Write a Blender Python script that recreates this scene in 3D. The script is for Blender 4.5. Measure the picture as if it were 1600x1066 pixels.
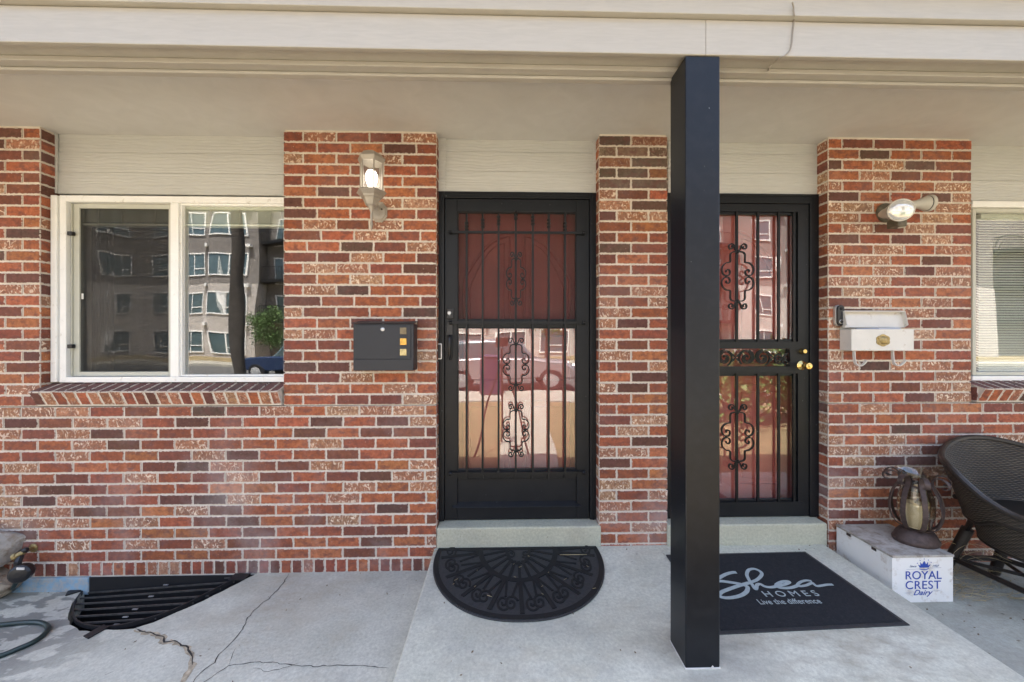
import bpy, bmesh, math, random
from mathutils import Vector, Matrix
from mathutils.geometry import delaunay_2d_cdt
R = math.radians
rnd = random.Random(7)
sc = bpy.context.scene
for o in list(bpy.data.objects): bpy.data.objects.remove(o)

# ------------------------------------------------------------------ camera, world, sun, exposure
CAM = Vector((0, -2.4, 1.30)); TH = 0.025; F = 600.0
cd = bpy.data.cameras.new('camera'); cam = bpy.data.objects.new('camera', cd); sc.collection.objects.link(cam)
cam.location = CAM; cam.rotation_euler = (R(90), 0, -TH)
cd.lens = 36 * F / 1600; cd.sensor_width = 36; cd.shift_y = -3 / 1600; cd.clip_end = 500; cd.clip_start = 0.02
sc.camera = cam
w = bpy.data.worlds.new('World'); sc.world = w; w.use_nodes = True
nt = w.node_tree; bg = nt.nodes['Background']
sky = nt.nodes.new('ShaderNodeTexSky'); sky.sky_type = 'NISHITA'; sky.sun_disc = False
sky.sun_elevation = R(66); sky.sun_rotation = R(-12); sky.air_density = 1.0; sky.dust_density = 5.0; sky.ozone_density = 0.6
nt.links.new(sky.outputs[0], bg.inputs[0]); bg.inputs[1].default_value = 0.145
sl = bpy.data.lights.new('sun', 'SUN'); sl.energy = 5.0; sl.angle = R(0.5); sl.color = (1, .95, .87)
so = bpy.data.objects.new('sun', sl); sc.collection.objects.link(so)
so.rotation_euler = (-R(24), 0, R(12))
sc.view_settings.view_transform = 'Standard'; sc.view_settings.look = 'None'; sc.view_settings.gamma = 1
sc.view_settings.exposure = 2.38
sc.render.engine = 'CYCLES'; sc.cycles.use_denoising = True; sc.cycles.denoising_prefilter = 'ACCURATE'; sc.cycles.denoising_input_passes = 'RGB_ALBEDO_NORMAL'
sc.cycles.max_bounces = 10; sc.cycles.transparent_max_bounces = 16; sc.cycles.sample_clamp_indirect = 6

fd = Vector((math.sin(TH), math.cos(TH), 0)); rt = Vector((math.cos(TH), -math.sin(TH), 0))
def ray(px, py): return fd + rt * ((px - 800) / F) + Vector((0, 0, (530 - py) / F))
def at(px, py, Y):
    d = ray(px, py); t = (Y - CAM.y) / d.y; return CAM + d * t
def atz(px, py, z):
    d = ray(px, py); t = (z - CAM.z) / d.z; return CAM + d * t
def X(px, Y=0.0): return at(px, 530, Y).x
def Z(py, px=800, Y=0.0): return at(px, py, Y).z

# ------------------------------------------------------------------ mesh builder
class MB:
    def __init__(s): s.v = []; s.f = []; s.m = []; s.uv = {}
    def quad(s, a, b, c, d, m=0): 
        n = len(s.v); s.v += [tuple(a), tuple(b), tuple(c), tuple(d)]; s.f.append((n, n+1, n+2, n+3)); s.m.append(m)
    def box(s, x0, x1, y0, y1, z0, z1, m=0):
        if x0 > x1: x0, x1 = x1, x0
        if y0 > y1: y0, y1 = y1, y0
        if z0 > z1: z0, z1 = z1, z0
        n = len(s.v)
        s.v += [(x0,y0,z0),(x1,y0,z0),(x1,y1,z0),(x0,y1,z0),(x0,y0,z1),(x1,y0,z1),(x1,y1,z1),(x0,y1,z1)]
        for f in ((0,3,2,1),(4,5,6,7),(0,1,5,4),(1,2,6,5),(2,3,7,6),(3,0,4,7)):
            s.f.append(tuple(n+i for i in f)); s.m.append(m)
        return s
    def prism(s, pts, vec, m=0):
        n = len(s.v); k = len(pts); vec = Vector(vec)
        s.v += [tuple(p) for p in pts] + [tuple(Vector(p) + vec) for p in pts]
        s.f.append(tuple(range(n, n+k))[::-1]); s.f.append(tuple(range(n+k, n+2*k))); s.m += [m, m]
        for i in range(k):
            j = (i+1) % k; s.f.append((n+i, n+j, n+k+j, n+k+i)); s.m.append(m)
        return s
    def tube(s, pts, r, seg=8, m=0, closed=False, flat=None, caps=True):
        pts = [Vector(p) for p in pts]; N = len(pts); n0 = len(s.v)
        rr = r if isinstance(r, (list, tuple)) else [r] * N
        t0 = (pts[1] - pts[0]).normalized()
        up = Vector((0, 0, 1)) if abs(t0.z) < .9 else Vector((0, 1, 0))
        if flat is not None: up = Vector(flat[0])
        nrm = t0.cross(up).normalized(); prev = t0
        for i in range(N):
            if closed: t = (pts[(i+1) % N] - pts[i-1])
            else: t = pts[min(i+1, N-1)] - pts[max(i-1, 0)]
            if t.length < 1e-9: t = prev.copy()
            t.normalize()
            if flat is not None:
                nrm = t.cross(up)
                if nrm.length < 1e-5: nrm = Vector((1, 0, 0))
                nrm.normalize(); b = nrm.cross(t).normalized()
            else:
                nrm = (nrm - t * nrm.dot(t)); nrm.normalize(); b = t.cross(nrm)
            prev = t
            for k in range(seg):
                a = 2 * math.pi * (k + .5) / seg
                if flat is not None: off = nrm * math.cos(a) * flat[1] * 1.414 + b * math.sin(a) * flat[2] * 1.414
                else: off = (nrm * math.cos(a) + b * math.sin(a)) * rr[i]
                s.v.append(tuple(pts[i] + off))
        M = N if closed else N - 1
        for i in range(M):
            for k in range(seg):
                a = n0 + i*seg + k; b_ = n0 + i*seg + (k+1) % seg; j = (i+1) % N
                s.f.append((a, b_, n0 + j*seg + (k+1) % seg, n0 + j*seg + k)); s.m.append(m)
        if not closed and caps:
            s.f.append(tuple(n0 + k for k in range(seg))[::-1]); s.m.append(m)
            s.f.append(tuple(n0 + (N-1)*seg + k for k in range(seg))); s.m.append(m)
        return s
    def lathe(s, prof, o=(0,0,0), axis=(0,0,1), seg=24, m=0, sx=1, sy=1, a0=0):
        o = Vector(o); ax = Vector(axis).normalized(); q = Vector((0,0,1)).rotation_difference(ax); n0 = len(s.v)
        for r_, h in prof:
            for k in range(seg):
                a = a0 + 2*math.pi*k/seg
                s.v.append(tuple(o + q @ Vector((r_*math.cos(a)*sx, r_*math.sin(a)*sy, h))))
        for i in range(len(prof)-1):
            for k in range(seg):
                s.f.append((n0+i*seg+k, n0+i*seg+(k+1)%seg, n0+(i+1)*seg+(k+1)%seg, n0+(i+1)*seg+k)); s.m.append(m)
        s.f.append(tuple(n0+k for k in range(seg))[::-1]); s.m.append(m)
        s.f.append(tuple(n0+(len(prof)-1)*seg+k for k in range(seg))); s.m.append(m)
        return s
    def build(s, name, mats, parent=None, bevel=0, smooth=False, segs=2):
        me = bpy.data.meshes.new(name); me.from_pydata(s.v, [], s.f)
        if not isinstance(mats, (list, tuple)): mats = [mats]
        for mm in mats: me.materials.append(mm)
        me.polygons.foreach_set('material_index', s.m)
        if smooth: me.polygons.foreach_set('use_smooth', [True]*len(s.f))
        me.update()
        bm = bmesh.new(); bm.from_mesh(me); bmesh.ops.recalc_face_normals(bm, faces=bm.faces); bm.to_mesh(me); bm.free()
        o = bpy.data.objects.new(name, me); sc.collection.objects.link(o)
        if parent is not None:
            o.parent = parent; o.matrix_parent_inverse = world(parent).inverted()
        if bevel:
            b = o.modifiers.new('b', 'BEVEL'); b.width = bevel; b.segments = segs; b.limit_method = 'ANGLE'; b.angle_limit = R(40); b.harden_normals = False
        if smooth:
            try:
                me.set_sharp_from_angle(angle=R(38))
            except Exception: pass
        return o
def world(o):
    m = Matrix.LocRotScale(o.location, o.rotation_euler, o.scale)
    while o.parent: 
        m = world(o.parent) @ o.matrix_parent_inverse @ m; break
    return m
def tag(o, label=None, cat=None, group=None, kind=None):
    if label: o['label'] = label
    if cat: o['category'] = cat
    if group: o['group'] = group
    if kind: o['kind'] = kind
    return o
def empty(name, loc, rz=0, **k):
    o = bpy.data.objects.new(name, None); sc.collection.objects.link(o); o.location = loc; o.rotation_euler = (0, 0, rz)
    o.empty_display_size = .1
    return tag(o, **k)
def smooth_pts(p, n=6):
    p = [Vector(q) for q in p]; out = []
    for i in range(len(p)-1):
        a = p[max(i-1,0)]; b = p[i]; c = p[i+1]; d = p[min(i+2, len(p)-1)]
        for k in range(n):
            t = k/n; out.append(.5*((2*b) + (c-a)*t + (2*a-5*b+4*c-d)*t*t + (3*b-a-3*c+d)*t**3))
    out.append(p[-1]); return out

# ------------------------------------------------------------------ materials
class NT:
    def __init__(s, name):
        s.mat = bpy.data.materials.new(name); s.mat.use_nodes = True; s.t = s.mat.node_tree; s.n = s.t.nodes; s.b = s.n['Principled BSDF']
        s.out = s.n['Material Output']
    def new(s, typ, **k):
        n = s.n.new('ShaderNode' + typ)
        for a, v in k.items(): setattr(n, a, v)
        return n
    def ln(s, a, b): s.t.links.new(a, b)
    def co(s, scale=(1,1,1), rot=(0,0,0), kind='Object'):
        c = s.new('TexCoord'); m = s.new('Mapping'); m.inputs['Scale'].default_value = scale; m.inputs['Rotation'].default_value = rot
        s.ln(c.outputs[kind], m.inputs[0]); return m.outputs[0]
    def noise(s, scale=5, detail=6, rough=.55, vec=None, dist=0):
        n = s.new('TexNoise'); n.inputs['Scale'].default_value = scale; n.inputs['Detail'].default_value = detail
        n.inputs['Roughness'].default_value = rough; n.inputs['Distortion'].default_value = dist
        s.ln(vec if vec is not None else s.co(), n.inputs['Vector']); return n.outputs['Fac']
    def ramp(s, f, a, b, ca=(0,0,0,1), cb=(1,1,1,1)):
        r = s.new('ValToRGB'); e = r.color_ramp.elements; e[0].position = a; e[1].position = b; e[0].color = ca; e[1].color = cb
        s.ln(f, r.inputs[0]); return r.outputs[0]
    def math(s, op, a, b=None, clamp=False):
        n = s.new('Math', operation=op); n.use_clamp = clamp
        for i, v in enumerate((a, b)):
            if v is None: continue
            if isinstance(v, (int, float)): n.inputs[i].default_value = v
            else: s.ln(v, n.inputs[i])
        return n.outputs[0]
    def mix(s, f, a, b, typ='MIX'):
        n = s.new('Mix', data_type='RGBA', blend_type=typ)
        for i, v in ((0, f), (6, a), (7, b)):
            if isinstance(v, (int, float)): n.inputs[i].default_value = v
            elif isinstance(v, tuple): n.inputs[i].default_value = v if len(v) == 4 else (*v, 1)
            else: s.ln(v, n.inputs[i])
        return n.outputs[2]
    def bump(s, h, strength=.3, dist=.002, prev=None):
        b = s.new('Bump'); b.inputs['Strength'].default_value = strength; b.inputs['Distance'].default_value = dist
        s.ln(h, b.inputs['Height'])
        if prev is not None: s.ln(prev, b.inputs['Normal'])
        return b.outputs[0]
def basic(name, col, rough=.6, metal=0, var=.15, nscale=12, bump=.15, bscale=150, dirt=None, dirt_amt=.3, spec=.5, coord='Object', bd=.001):
    s = NT(name); c = s.noise(nscale, 5, vec=s.co(kind=coord))
    a = tuple(x*(1-var) for x in col); b = tuple(min(1, x*(1+var)) for x in col)
    base = s.mix(s.ramp(c, .3, .7), a, b)
    if dirt:
        d = s.noise(nscale*2.3, 8, .7, vec=s.co(scale=(1,1,1), kind=coord)); base = s.mix(s.ramp(d, .62-dirt_amt*.3, .8-dirt_amt*.2), base, dirt)
    s.ln(base, s.b.inputs['Base Color']); s.b.inputs['Roughness'].default_value = rough; s.b.inputs['Metallic'].default_value = metal
    s.b.inputs['Specular IOR Level'].default_value = spec
    if bump: s.ln(s.bump(s.noise(bscale, 4, vec=s.co(kind=coord)), bump, bd), s.b.inputs['Normal'])
    return s.mat

M = {}
def mk_brick():
    s = NT('brick'); at_ = s.new('Attribute'); at_.attribute_name = 'bcol'
    u1 = s.new('UVMap'); u1.uv_map = 'e1'; u2 = s.new('UVMap'); u2.uv_map = 'e2'
    x1 = s.new('SeparateXYZ'); s.ln(u1.outputs[0], x1.inputs[0]); x2 = s.new('SeparateXYZ'); s.ln(u2.outputs[0], x2.inputs[0])
    d = s.math('MINIMUM', s.math('MINIMUM', x1.outputs[0], x1.outputs[1]), s.math('MINIMUM', x2.outputs[0], x2.outputs[1]))
    obj = s.co()
    n1 = s.noise(38, 5, .6, obj); n2 = s.noise(240, 4, .6, obj); n3 = s.noise(9, 3, .5, obj)
    # base colour variation
    v = s.mix(s.ramp(n1, .3, .72), (.66,.62,.60), (1.22,1.2,1.18)); base = s.mix(1.0, at_.outputs['Color'], v, 'MULTIPLY')
    v2 = s.mix(s.ramp(n2, .35, .65), (.8,.8,.8), (1.12,1.12,1.12)); base = s.mix(1.0, base, v2, 'MULTIPLY')
    spots = s.ramp(s.noise(70, 2, .5, obj), .70, .76); base = s.mix(s.math('MULTIPLY', spots, .75), base, (.05,.03,.028))
    cloud = s.ramp(s.noise(17, 5, .65, s.co(scale=(1, 1, 1.6))), .47, .63); base = s.mix(s.math('MULTIPLY', cloud, .72), base, (.135,.055,.047))
    # crinkled bark face with pale flecks
    wv = s.noise(30, 2, .45, s.co(scale=(1, 1, .7), rot=(0, .7, 0)), 3.2)
    fl = s.ramp(wv, .545, .585); ridge = s.ramp(wv, .36, .60)
    dark = s.ramp(wv, .34, .45, (1,1,1,1), (0,0,0,1))
    ftype = s.math('MULTIPLY', at_.outputs['Alpha'], 1.0)
    brk = s.ramp(s.noise(30, 3, .5, obj), .40, .54)
    fm = s.math('MULTIPLY', s.math('MULTIPLY', fl, brk), ftype)
    base = s.mix(s.math('MULTIPLY', s.math('MULTIPLY', dark, ftype), .75), base, (.10,.04,.03))
    base = s.mix(s.math('MULTIPLY', ftype, .28), base, (.50,.28,.18))
    base = s.mix(fm, base, (.80,.66,.52))
    # sparse lime specks and mortar smears at edges
    sp = s.math('MULTIPLY', s.ramp(s.noise(120, 2, .5, obj), .71, .75), .7)
    base = s.mix(sp, base, (.6,.52,.45))
    edge = s.math('SUBTRACT', s.math('MULTIPLY', s.noise(60, 4, .65, obj), .018), .0068)
    em = s.math('LESS_THAN', d, edge)
    base = s.mix(s.math('MULTIPLY', em, .85), base, (.66,.59,.51))
    film = s.ramp(s.noise(1.6, 6, .65, obj), .50, .72); zz = s.new('SeparateXYZ'); s.ln(obj, zz.inputs[0]); zlo = s.ramp(zz.outputs[2], .2, 1.4, (1,1,1,1), (.35,.35,.35,1)); base = s.mix(s.math('MULTIPLY', s.math('MULTIPLY', film, zlo), .36), base, (.5,.46,.46))
    s.ln(base, s.b.inputs['Base Color']); s.b.inputs['Roughness'].default_value = .82
    s.b.inputs['Specular IOR Level'].default_value = .35
    h = s.math('ADD', s.math('MULTIPLY', n2, .35), s.math('MULTIPLY', s.math('MULTIPLY', ridge, ftype), 1.6))
    s.ln(s.bump(h, .7, .003), s.b.inputs['Normal'])
    M['brick'] = s.mat
    s = NT('mortar'); n = s.noise(14, 6, .6); c = s.mix(s.ramp(n, .3, .7), (.60,.54,.47), (.76,.70,.62))
    s.ln(c, s.b.inputs['Base Color']); s.b.inputs['Roughness'].default_value = .95
    s.ln(s.bump(s.noise(180, 5, .7), .8, .004), s.b.inputs['Normal']); M['mortar'] = s.mat
mk_brick()
def mk_siding(name, a, b, grain=True, lap=0):
    s = NT(name)
    v = s.co(scale=(.9, 1, 9)); n = s.noise(7, 6, .6, v, 1.2)
    c = s.mix(s.ramp(n, .3, .7), a, b)
    st = s.noise(1.3, 4, .5); c = s.mix(s.math('MULTIPLY', s.ramp(st, .5, .8), .10), c, (.36,.33,.28))
    s.ln(c, s.b.inputs['Base Color']); s.b.inputs['Roughness'].default_value = .55
    if grain:
        wv = s.new('TexWave', wave_type='BANDS', bands_direction='Z'); wv.inputs['Scale'].default_value = 16
        wv.inputs['Distortion'].default_value = 9; wv.inputs['Detail'].default_value = 3; wv.inputs['Detail Scale'].default_value = .8
        s.ln(s.co(scale=(.35, 1, 1)), wv.inputs[0])
        s.ln(s.bump(s.math('ADD', wv.outputs['Fac'], s.math('MULTIPLY', n, .6)), .55, .0022), s.b.inputs['Normal'])
    else: s.ln(s.bump(n, .12, .001), s.b.inputs['Normal'])
    return s.mat
M['siding'] = mk_siding('siding', (.485,.49,.475), (.545,.55,.53))
M['trim'] = mk_siding('trim', (.385,.365,.33), (.43,.41,.37), False)
M['ceiling'] = mk_siding('ceiling_paint', (.53,.525,.515), (.58,.575,.565), False)
def mk_concrete(name, a, b, wet=None, stain=None, blotch=.35):
    s = NT(name); o = s.co()
    c = s.mix(s.ramp(s.noise(2.2, 7, .62, o), .3, .72), a, b)
    f = s.ramp(s.noise(70, 6, .8, o), .36, .64); c = s.mix(1.0, c, s.mix(f, (.80,.80,.80), (1.12,1.12,1.12)), 'MULTIPLY')
    pit = s.ramp(s.noise(48, 2, .5, o), .73, .77); c = s.mix(s.math('MULTIPLY', pit, .5), c, (.16,.14,.12))
    y = s.ramp(s.noise(3.5, 5, .6, s.co(scale=(1,1.4,1))), .55, .75); c = s.mix(s.math('MULTIPLY', y, blotch), c, (.40,.34,.24)); g_ = s.ramp(s.noise(1.1, 8, .75, s.co(rot=(0,0,1))), .48, .62); c = s.mix(s.math('MULTIPLY', g_, .42), c, (.28,.27,.25))
    def spot(cx, cy, r, sc_, lo, hi, strength, col, c, stretch=(1,1,1)):
        g = s.new('VectorMath', operation='DISTANCE'); tc = s.co(scale=stretch); s.ln(tc, g.inputs[0]); g.inputs[1].default_value = (cx*stretch[0], cy*stretch[1], 0)
        z = s.new('SeparateXYZ')
        m = s.math('SUBTRACT', 1.0, s.math('DIVIDE', g.outputs['Value'], r), True)
        k = s.math('MULTIPLY', s.ramp(m, 0.0, .6), s.ramp(s.noise(sc_, 4, .55, s.co(scale=(1,2.2,1), rot=(0,0,.5))), lo, hi))
        return s.mix(s.math('MULTIPLY', k, strength), c, col)
    for q in (wet or []): c = spot(*q, c=c)
    s.ln(c, s.b.inputs['Base Color']); s.b.inputs['Roughness'].default_value = .88; s.b.inputs['Specular IOR Level'].default_value = .3
    bp = s.bump(s.noise(160, 5, .7, o), .35, .002); bp = s.bump(s.noise(5, 4, .5, o), .25, .01, bp)
    s.ln(bp, s.b.inputs['Normal']); return s.mat
M['slab'] = mk_concrete('slab_concrete', (.485,.482,.40), (.66,.652,.555),
    wet=[(1.5,-.72,.62, 9, .42,.66,.42,(.26,.215,.16)), (.85,-.80,.34, 6, .35,.6,.5,(.27,.25,.22)), (.25,-.75,.6, 5, .45,.7,.30,(.44,.39,.29))])
M['pad'] = mk_concrete('pad_concrete', (.455,.452,.385), (.625,.618,.535),
    wet=[(-2.6,-.35,.85, 6, .45,.50,.85,(.17,.17,.155)), (-1.25,-.12,.7, 4, .35,.65,.55,(.37,.325,.25))])
M['pad_right'] = mk_concrete('pad_right_concrete', (.34,.345,.29), (.45,.455,.39), wet=[(2.6,-.25,.6, 5, .4,.7,.5,(.25,.22,.17))])
M['step'] = mk_concrete('step_concrete', (.44,.435,.335), (.56,.555,.44), blotch=.2)
M['walk'] = mk_concrete('walk_concrete', (.28,.265,.22), (.38,.36,.31))
M['crack'] = basic('crack_dark', (.035,.032,.03), .95, bump=0)
M['chip'] = basic('chipped_concrete', (.38,.32,.23), .95, var=.5, nscale=40, bump=.8, bscale=90, bd=.004)
M['blue'] = basic('blue_foundation_paint', (.20,.36,.50), .8, var=.2, nscale=14, dirt=(.36,.36,.35), dirt_amt=.8, bump=.5, bscale=60)
def mk_black(name, col, rough, dust=.2):
    s = NT(name); n = s.noise(16, 6, .65); c = s.mix(s.math('MULTIPLY', s.ramp(n, .45, .8), dust), col, tuple(x*2+.012 for x in col))
    sp = s.ramp(s.noise(60, 2, .5), .755, .78); c = s.mix(s.math('MULTIPLY', sp, .5), c, (.3,.3,.3))
    s.ln(c, s.b.inputs['Base Color'])
    s.b.inputs['Specular IOR Level'].default_value = .32
    s.ln(s.math('ADD', s.math('MULTIPLY', s.noise(8, 5), .15), rough-.07), s.b.inputs['Roughness'])
    s.ln(s.bump(s.noise(130, 3), .12, .001), s.b.inputs['Normal']); return s.mat
M['black'] = mk_black('black_paint', (.0065,.0078,.0105), .38)
M['post'] = mk_black('post_paint', (.0075,.009,.0125), .34, .3)
M['iron'] = mk_black('iron_paint', (.0055,.006,.0075), .36, .1)
M['grate'] = mk_black('grate_metal', (.016,.016,.018), .5, .4)
M['grate_top'] = basic('worn_grate_metal', (.075,.072,.070), .5, .3, var=.4, nscale=30, bump=0)
M['clip'] = basic('clip_metal', (.22,.23,.24), .5, .3, bump=0)
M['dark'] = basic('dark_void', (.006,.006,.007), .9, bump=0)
M['room'] = basic('room_wall', (.10,.092,.082), .9, bump=0)
M['vinyl'] = basic('white_vinyl', (.86,.86,.83), .4, var=.03, dirt=(.5,.46,.38), dirt_amt=.1, bump=.05)
M['sash'] = basic('sash_vinyl', (.50,.50,.43), .4, var=.03, bump=.03)
M['blind'] = basic('blind_slats', (.80,.82,.70), .5, var=.04, bump=.03)
M['curtain'] = basic('dark_curtain', (.055,.053,.048), .95, var=.2, bump=.3)
M['red'] = basic('red_door_paint', (.50,.115,.095), .5, var=.08, nscale=3, bump=.08)
M['silver'] = basic('silver_metal', (.6,.6,.6), .35, .7, bump=.05)
M['brass'] = basic('polished_brass', (.68,.50,.20), .2, 1, var=.1, bump=.03)
M['gold'] = basic('tarnished_gold', (.34,.26,.12), .42, .75, var=.3, nscale=60, bump=.4, bscale=200)
M['lamp_metal'] = basic('champagne_metal', (.36,.33,.29), .45, .3, var=.08, bump=.1)
M['white_paint'] = basic('white_enamel', (.66,.64,.60), .4, var=.04, dirt=(.35,.27,.18), dirt_amt=.05, bump=.05)
M['chipped_white'] = basic('chipped_white', (.82,.81,.79), .65, var=.03, nscale=5, dirt=(.40,.31,.22), dirt_amt=.24, bump=.3, bscale=40)
M['mailbox'] = basic('charcoal_steel', (.019,.022,.030), .42, .1, var=.05, bump=.12, bscale=400)
M['plastic'] = basic('black_plastic', (.012,.012,.014), .35, var=.1, bump=.05)
M['olive'] = basic('weathered_bronze', (.12,.105,.075), .6, .2, var=.3, nscale=40, bump=.3)
M['cream'] = basic('cream_plastic', (.52,.495,.43), .45, var=.05, bump=.03)
M['paper'] = basic('mail_paper', (.62,.63,.68), .8, var=.04, bump=0)
M['rubber'] = basic('mat_rubber', (.030,.031,.034), .62, var=.3, nscale=60, bump=.6, bscale=220, dirt=(.04,.042,.045), dirt_amt=.5)
M['carpet'] = basic('mat_carpet', (.0095,.011,.015), .95, var=.3, nscale=50, bump=.8, bscale=420, dirt=(.03,.03,.034), dirt_amt=.3)
M['letter'] = basic('mat_lettering', (.36,.42,.43), .9, var=.1, nscale=60, bump=.3, bscale=400)
M['worn_lid'] = basic('worn_lid_wood', (.46,.43,.39), .8, var=.15, nscale=6, dirt=(.20,.16,.12), dirt_amt=.55, bump=.4, bscale=60)
M['navy'] = basic('blue_print', (.015,.06,.36), .6, var=.1, bump=0)
M['navy2'] = basic('faded_print', (.24,.28,.40), .6, var=.1, bump=0)
M['rust'] = basic('rusty_iron', (.075,.052,.047), .6, .3, var=.35, nscale=40, bump=.5, bscale=120)
M['wax'] = basic('candle_wax', (.82,.72,.50), .5, var=.08, bump=.05)
M['hose'] = basic('green_hose', (.012,.030,.030), .38, var=.15, bump=.1)
M['rock'] = basic('pale_rock', (.40,.375,.34), .9, var=.25, nscale=9, dirt=(.25,.20,.14), dirt_amt=.5, bump=1, bscale=22, bd=.012)
M['rock2'] = basic('tan_rock', (.42,.35,.26), .9, var=.3, nscale=12, dirt=(.16,.10,.06), dirt_amt=.5, bump=1, bscale=22, bd=.012)
M['straw'] = basic('dry_straw', (.42,.34,.20), .8, var=.25, bump=0)
M['wire'] = basic('grey_wire', (.30,.27,.23), .6, bump=0)
def mk_glass(name, refl, tint=(.95,.96,.95), wob=.4, rough=0.0, ws=1.6, dark=0.0):
    s = NT(name); s.n.remove(s.b)
    tr = s.new('BsdfTransparent'); tr.inputs[0].default_value = (*tint, 1)
    gl = s.new('BsdfGlossy'); gl.inputs['Roughness'].default_value = rough; gl.inputs[0].default_value = (1,1,1,1)
    lw = s.new('LayerWeight'); lw.inputs[0].default_value = .5
    f = s.math('ADD', s.math('MULTIPLY', s.math('POWER', lw.outputs['Facing'], 3.0), .75), refl*.62, True)
    if wob:
        bp = s.bump(s.noise(ws, 1, .4, s.co(scale=(1.6,1,.7))), wob, .02); s.ln(bp, gl.inputs['Normal'])
    mx = s.new('MixShader'); s.ln(f, mx.inputs[0]); s.ln(tr.outputs[0], mx.inputs[1]); s.ln(gl.outputs[0], mx.inputs[2])
    s.ln(mx.outputs[0], s.out.inputs[0]); return s.mat
M['glass'] = mk_glass('window_glass', .14, wob=.24)
M['glass_door'] = mk_glass('storm_glass', .155, wob=.12, ws=2.5)
M['lamp_glass'] = mk_glass('lamp_glass', .22, (.74,.72,.66), wob=0, rough=.35)
M['jar'] = mk_glass('jar_glass', .12, (.9,.88,.82), wob=0)
def mk_screen(name, alpha, col=(.012,.011,.010)):
    s = NT(name); s.b.inputs['Base Color'].default_value = (*col, 1); s.b.inputs['Roughness'].default_value = .8
    s.ln(s.math('ADD', s.math('MULTIPLY', s.noise(5, 3, vec=s.co(scale=(4,1,.4))), .10), alpha-.05), s.b.inputs['Alpha']); return s.mat
M['screen'] = mk_screen('insect_screen', .42, (.012,.012,.011))
M['screen2'] = mk_screen('door_screen', .28, (.045,.042,.04))
def mk_emit(name, col, st):
    s = NT(name); s.b.inputs['Base Color'].default_value = (.8,.78,.7,1); s.b.inputs['Emission Color'].default_value = (*col,1); s.b.inputs['Emission Strength'].default_value = st; return s.mat
M['bulb'] = mk_emit('lit_bulb', (1,.93,.82), 1.9)
def mk_wicker():
    s = NT('wicker'); uv = s.new('UVMap'); uv.uv_map = 'w'
    sp = s.new('SeparateXYZ'); s.ln(uv.outputs[0], sp.inputs[0])
    U = s.math('MULTIPLY', sp.outputs[0], 2*math.pi/.034); V = s.math('MULTIPLY', sp.outputs[1], math.pi/.0105)
    row = s.math('MODULO', s.math('FLOOR', s.math('DIVIDE', sp.outputs[1], .0105)), 2.0)
    a = s.math('SINE', s.math('ADD', U, s.math('MULTIPLY', row, math.pi)))
    b = s.math('ABSOLUTE', s.math('SINE', V))
    h = s.math('ADD', s.math('MULTIPLY', a, .35), b)
    n = s.noise(22, 4, .6); hh = s.ramp(h, .2, 1.25)
    c = s.mix(hh, (.005,.0045,.004), (.088,.070,.052)); c = s.mix(s.math('MULTIPLY', s.ramp(s.noise(5, 5, .7, s.co(scale=(1,1,2))), .5, .8), s.math('MULTIPLY', hh, .7)), c, (.16,.14,.10))  # weave highlights and shaded gaps painted into the colour by strand height
    s.ln(c, s.b.inputs['Base Color']); s.b.inputs['Roughness'].default_value = .5
    s.ln(s.bump(h, .9, .004), s.b.inputs['Normal']); return s.mat
M['wicker'] = mk_wicker()
M['rattan'] = basic('dark_rattan', (.020,.015,.012), .45, var=.4, nscale=60, bump=.4, bscale=90)

# ------------------------------------------------------------------ the townhouse facade
house = empty('townhouse', (0, 0, 0), label='red brick townhouse front with two black barred doors and white windows', cat='townhouse')
PITCH = .0677; ZC = -.057; TOPZ = 2.592; BW = .2032
PAL = [((.36,.105,.058), 30, 0), ((.41,.140,.072), 12, 0), ((.28,.082,.052), 20, 0), ((.20,.068,.050), 16, 0), ((.135,.056,.046), 9, 0), ((.115,.062,.054), 3, 0),
       ((.39,.16,.095), 14, 1), ((.32,.115,.07), 13, 1), ((.40,.21,.135), 7, 1)]
def pick(grey=False, dark=False):
    t = rnd.random() * sum(p[1] for p in PAL)
    for c, wgt, f in PAL:
        t -= wgt
        if t <= 0: break
    if grey: c = rnd.choice([(.15,.10,.08), (.19,.12,.09), (.24,.10,.06), (.12,.08,.07)]); f = .3 if rnd.random() < .3 else 0
    k = rnd.uniform(.82, 1.18); g = rnd.uniform(.95, 1.07)
    return (c[0]*k*1.03, c[1]*k*g*1.10, c[2]*k/g, f * rnd.uniform(.6, 1))
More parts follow.
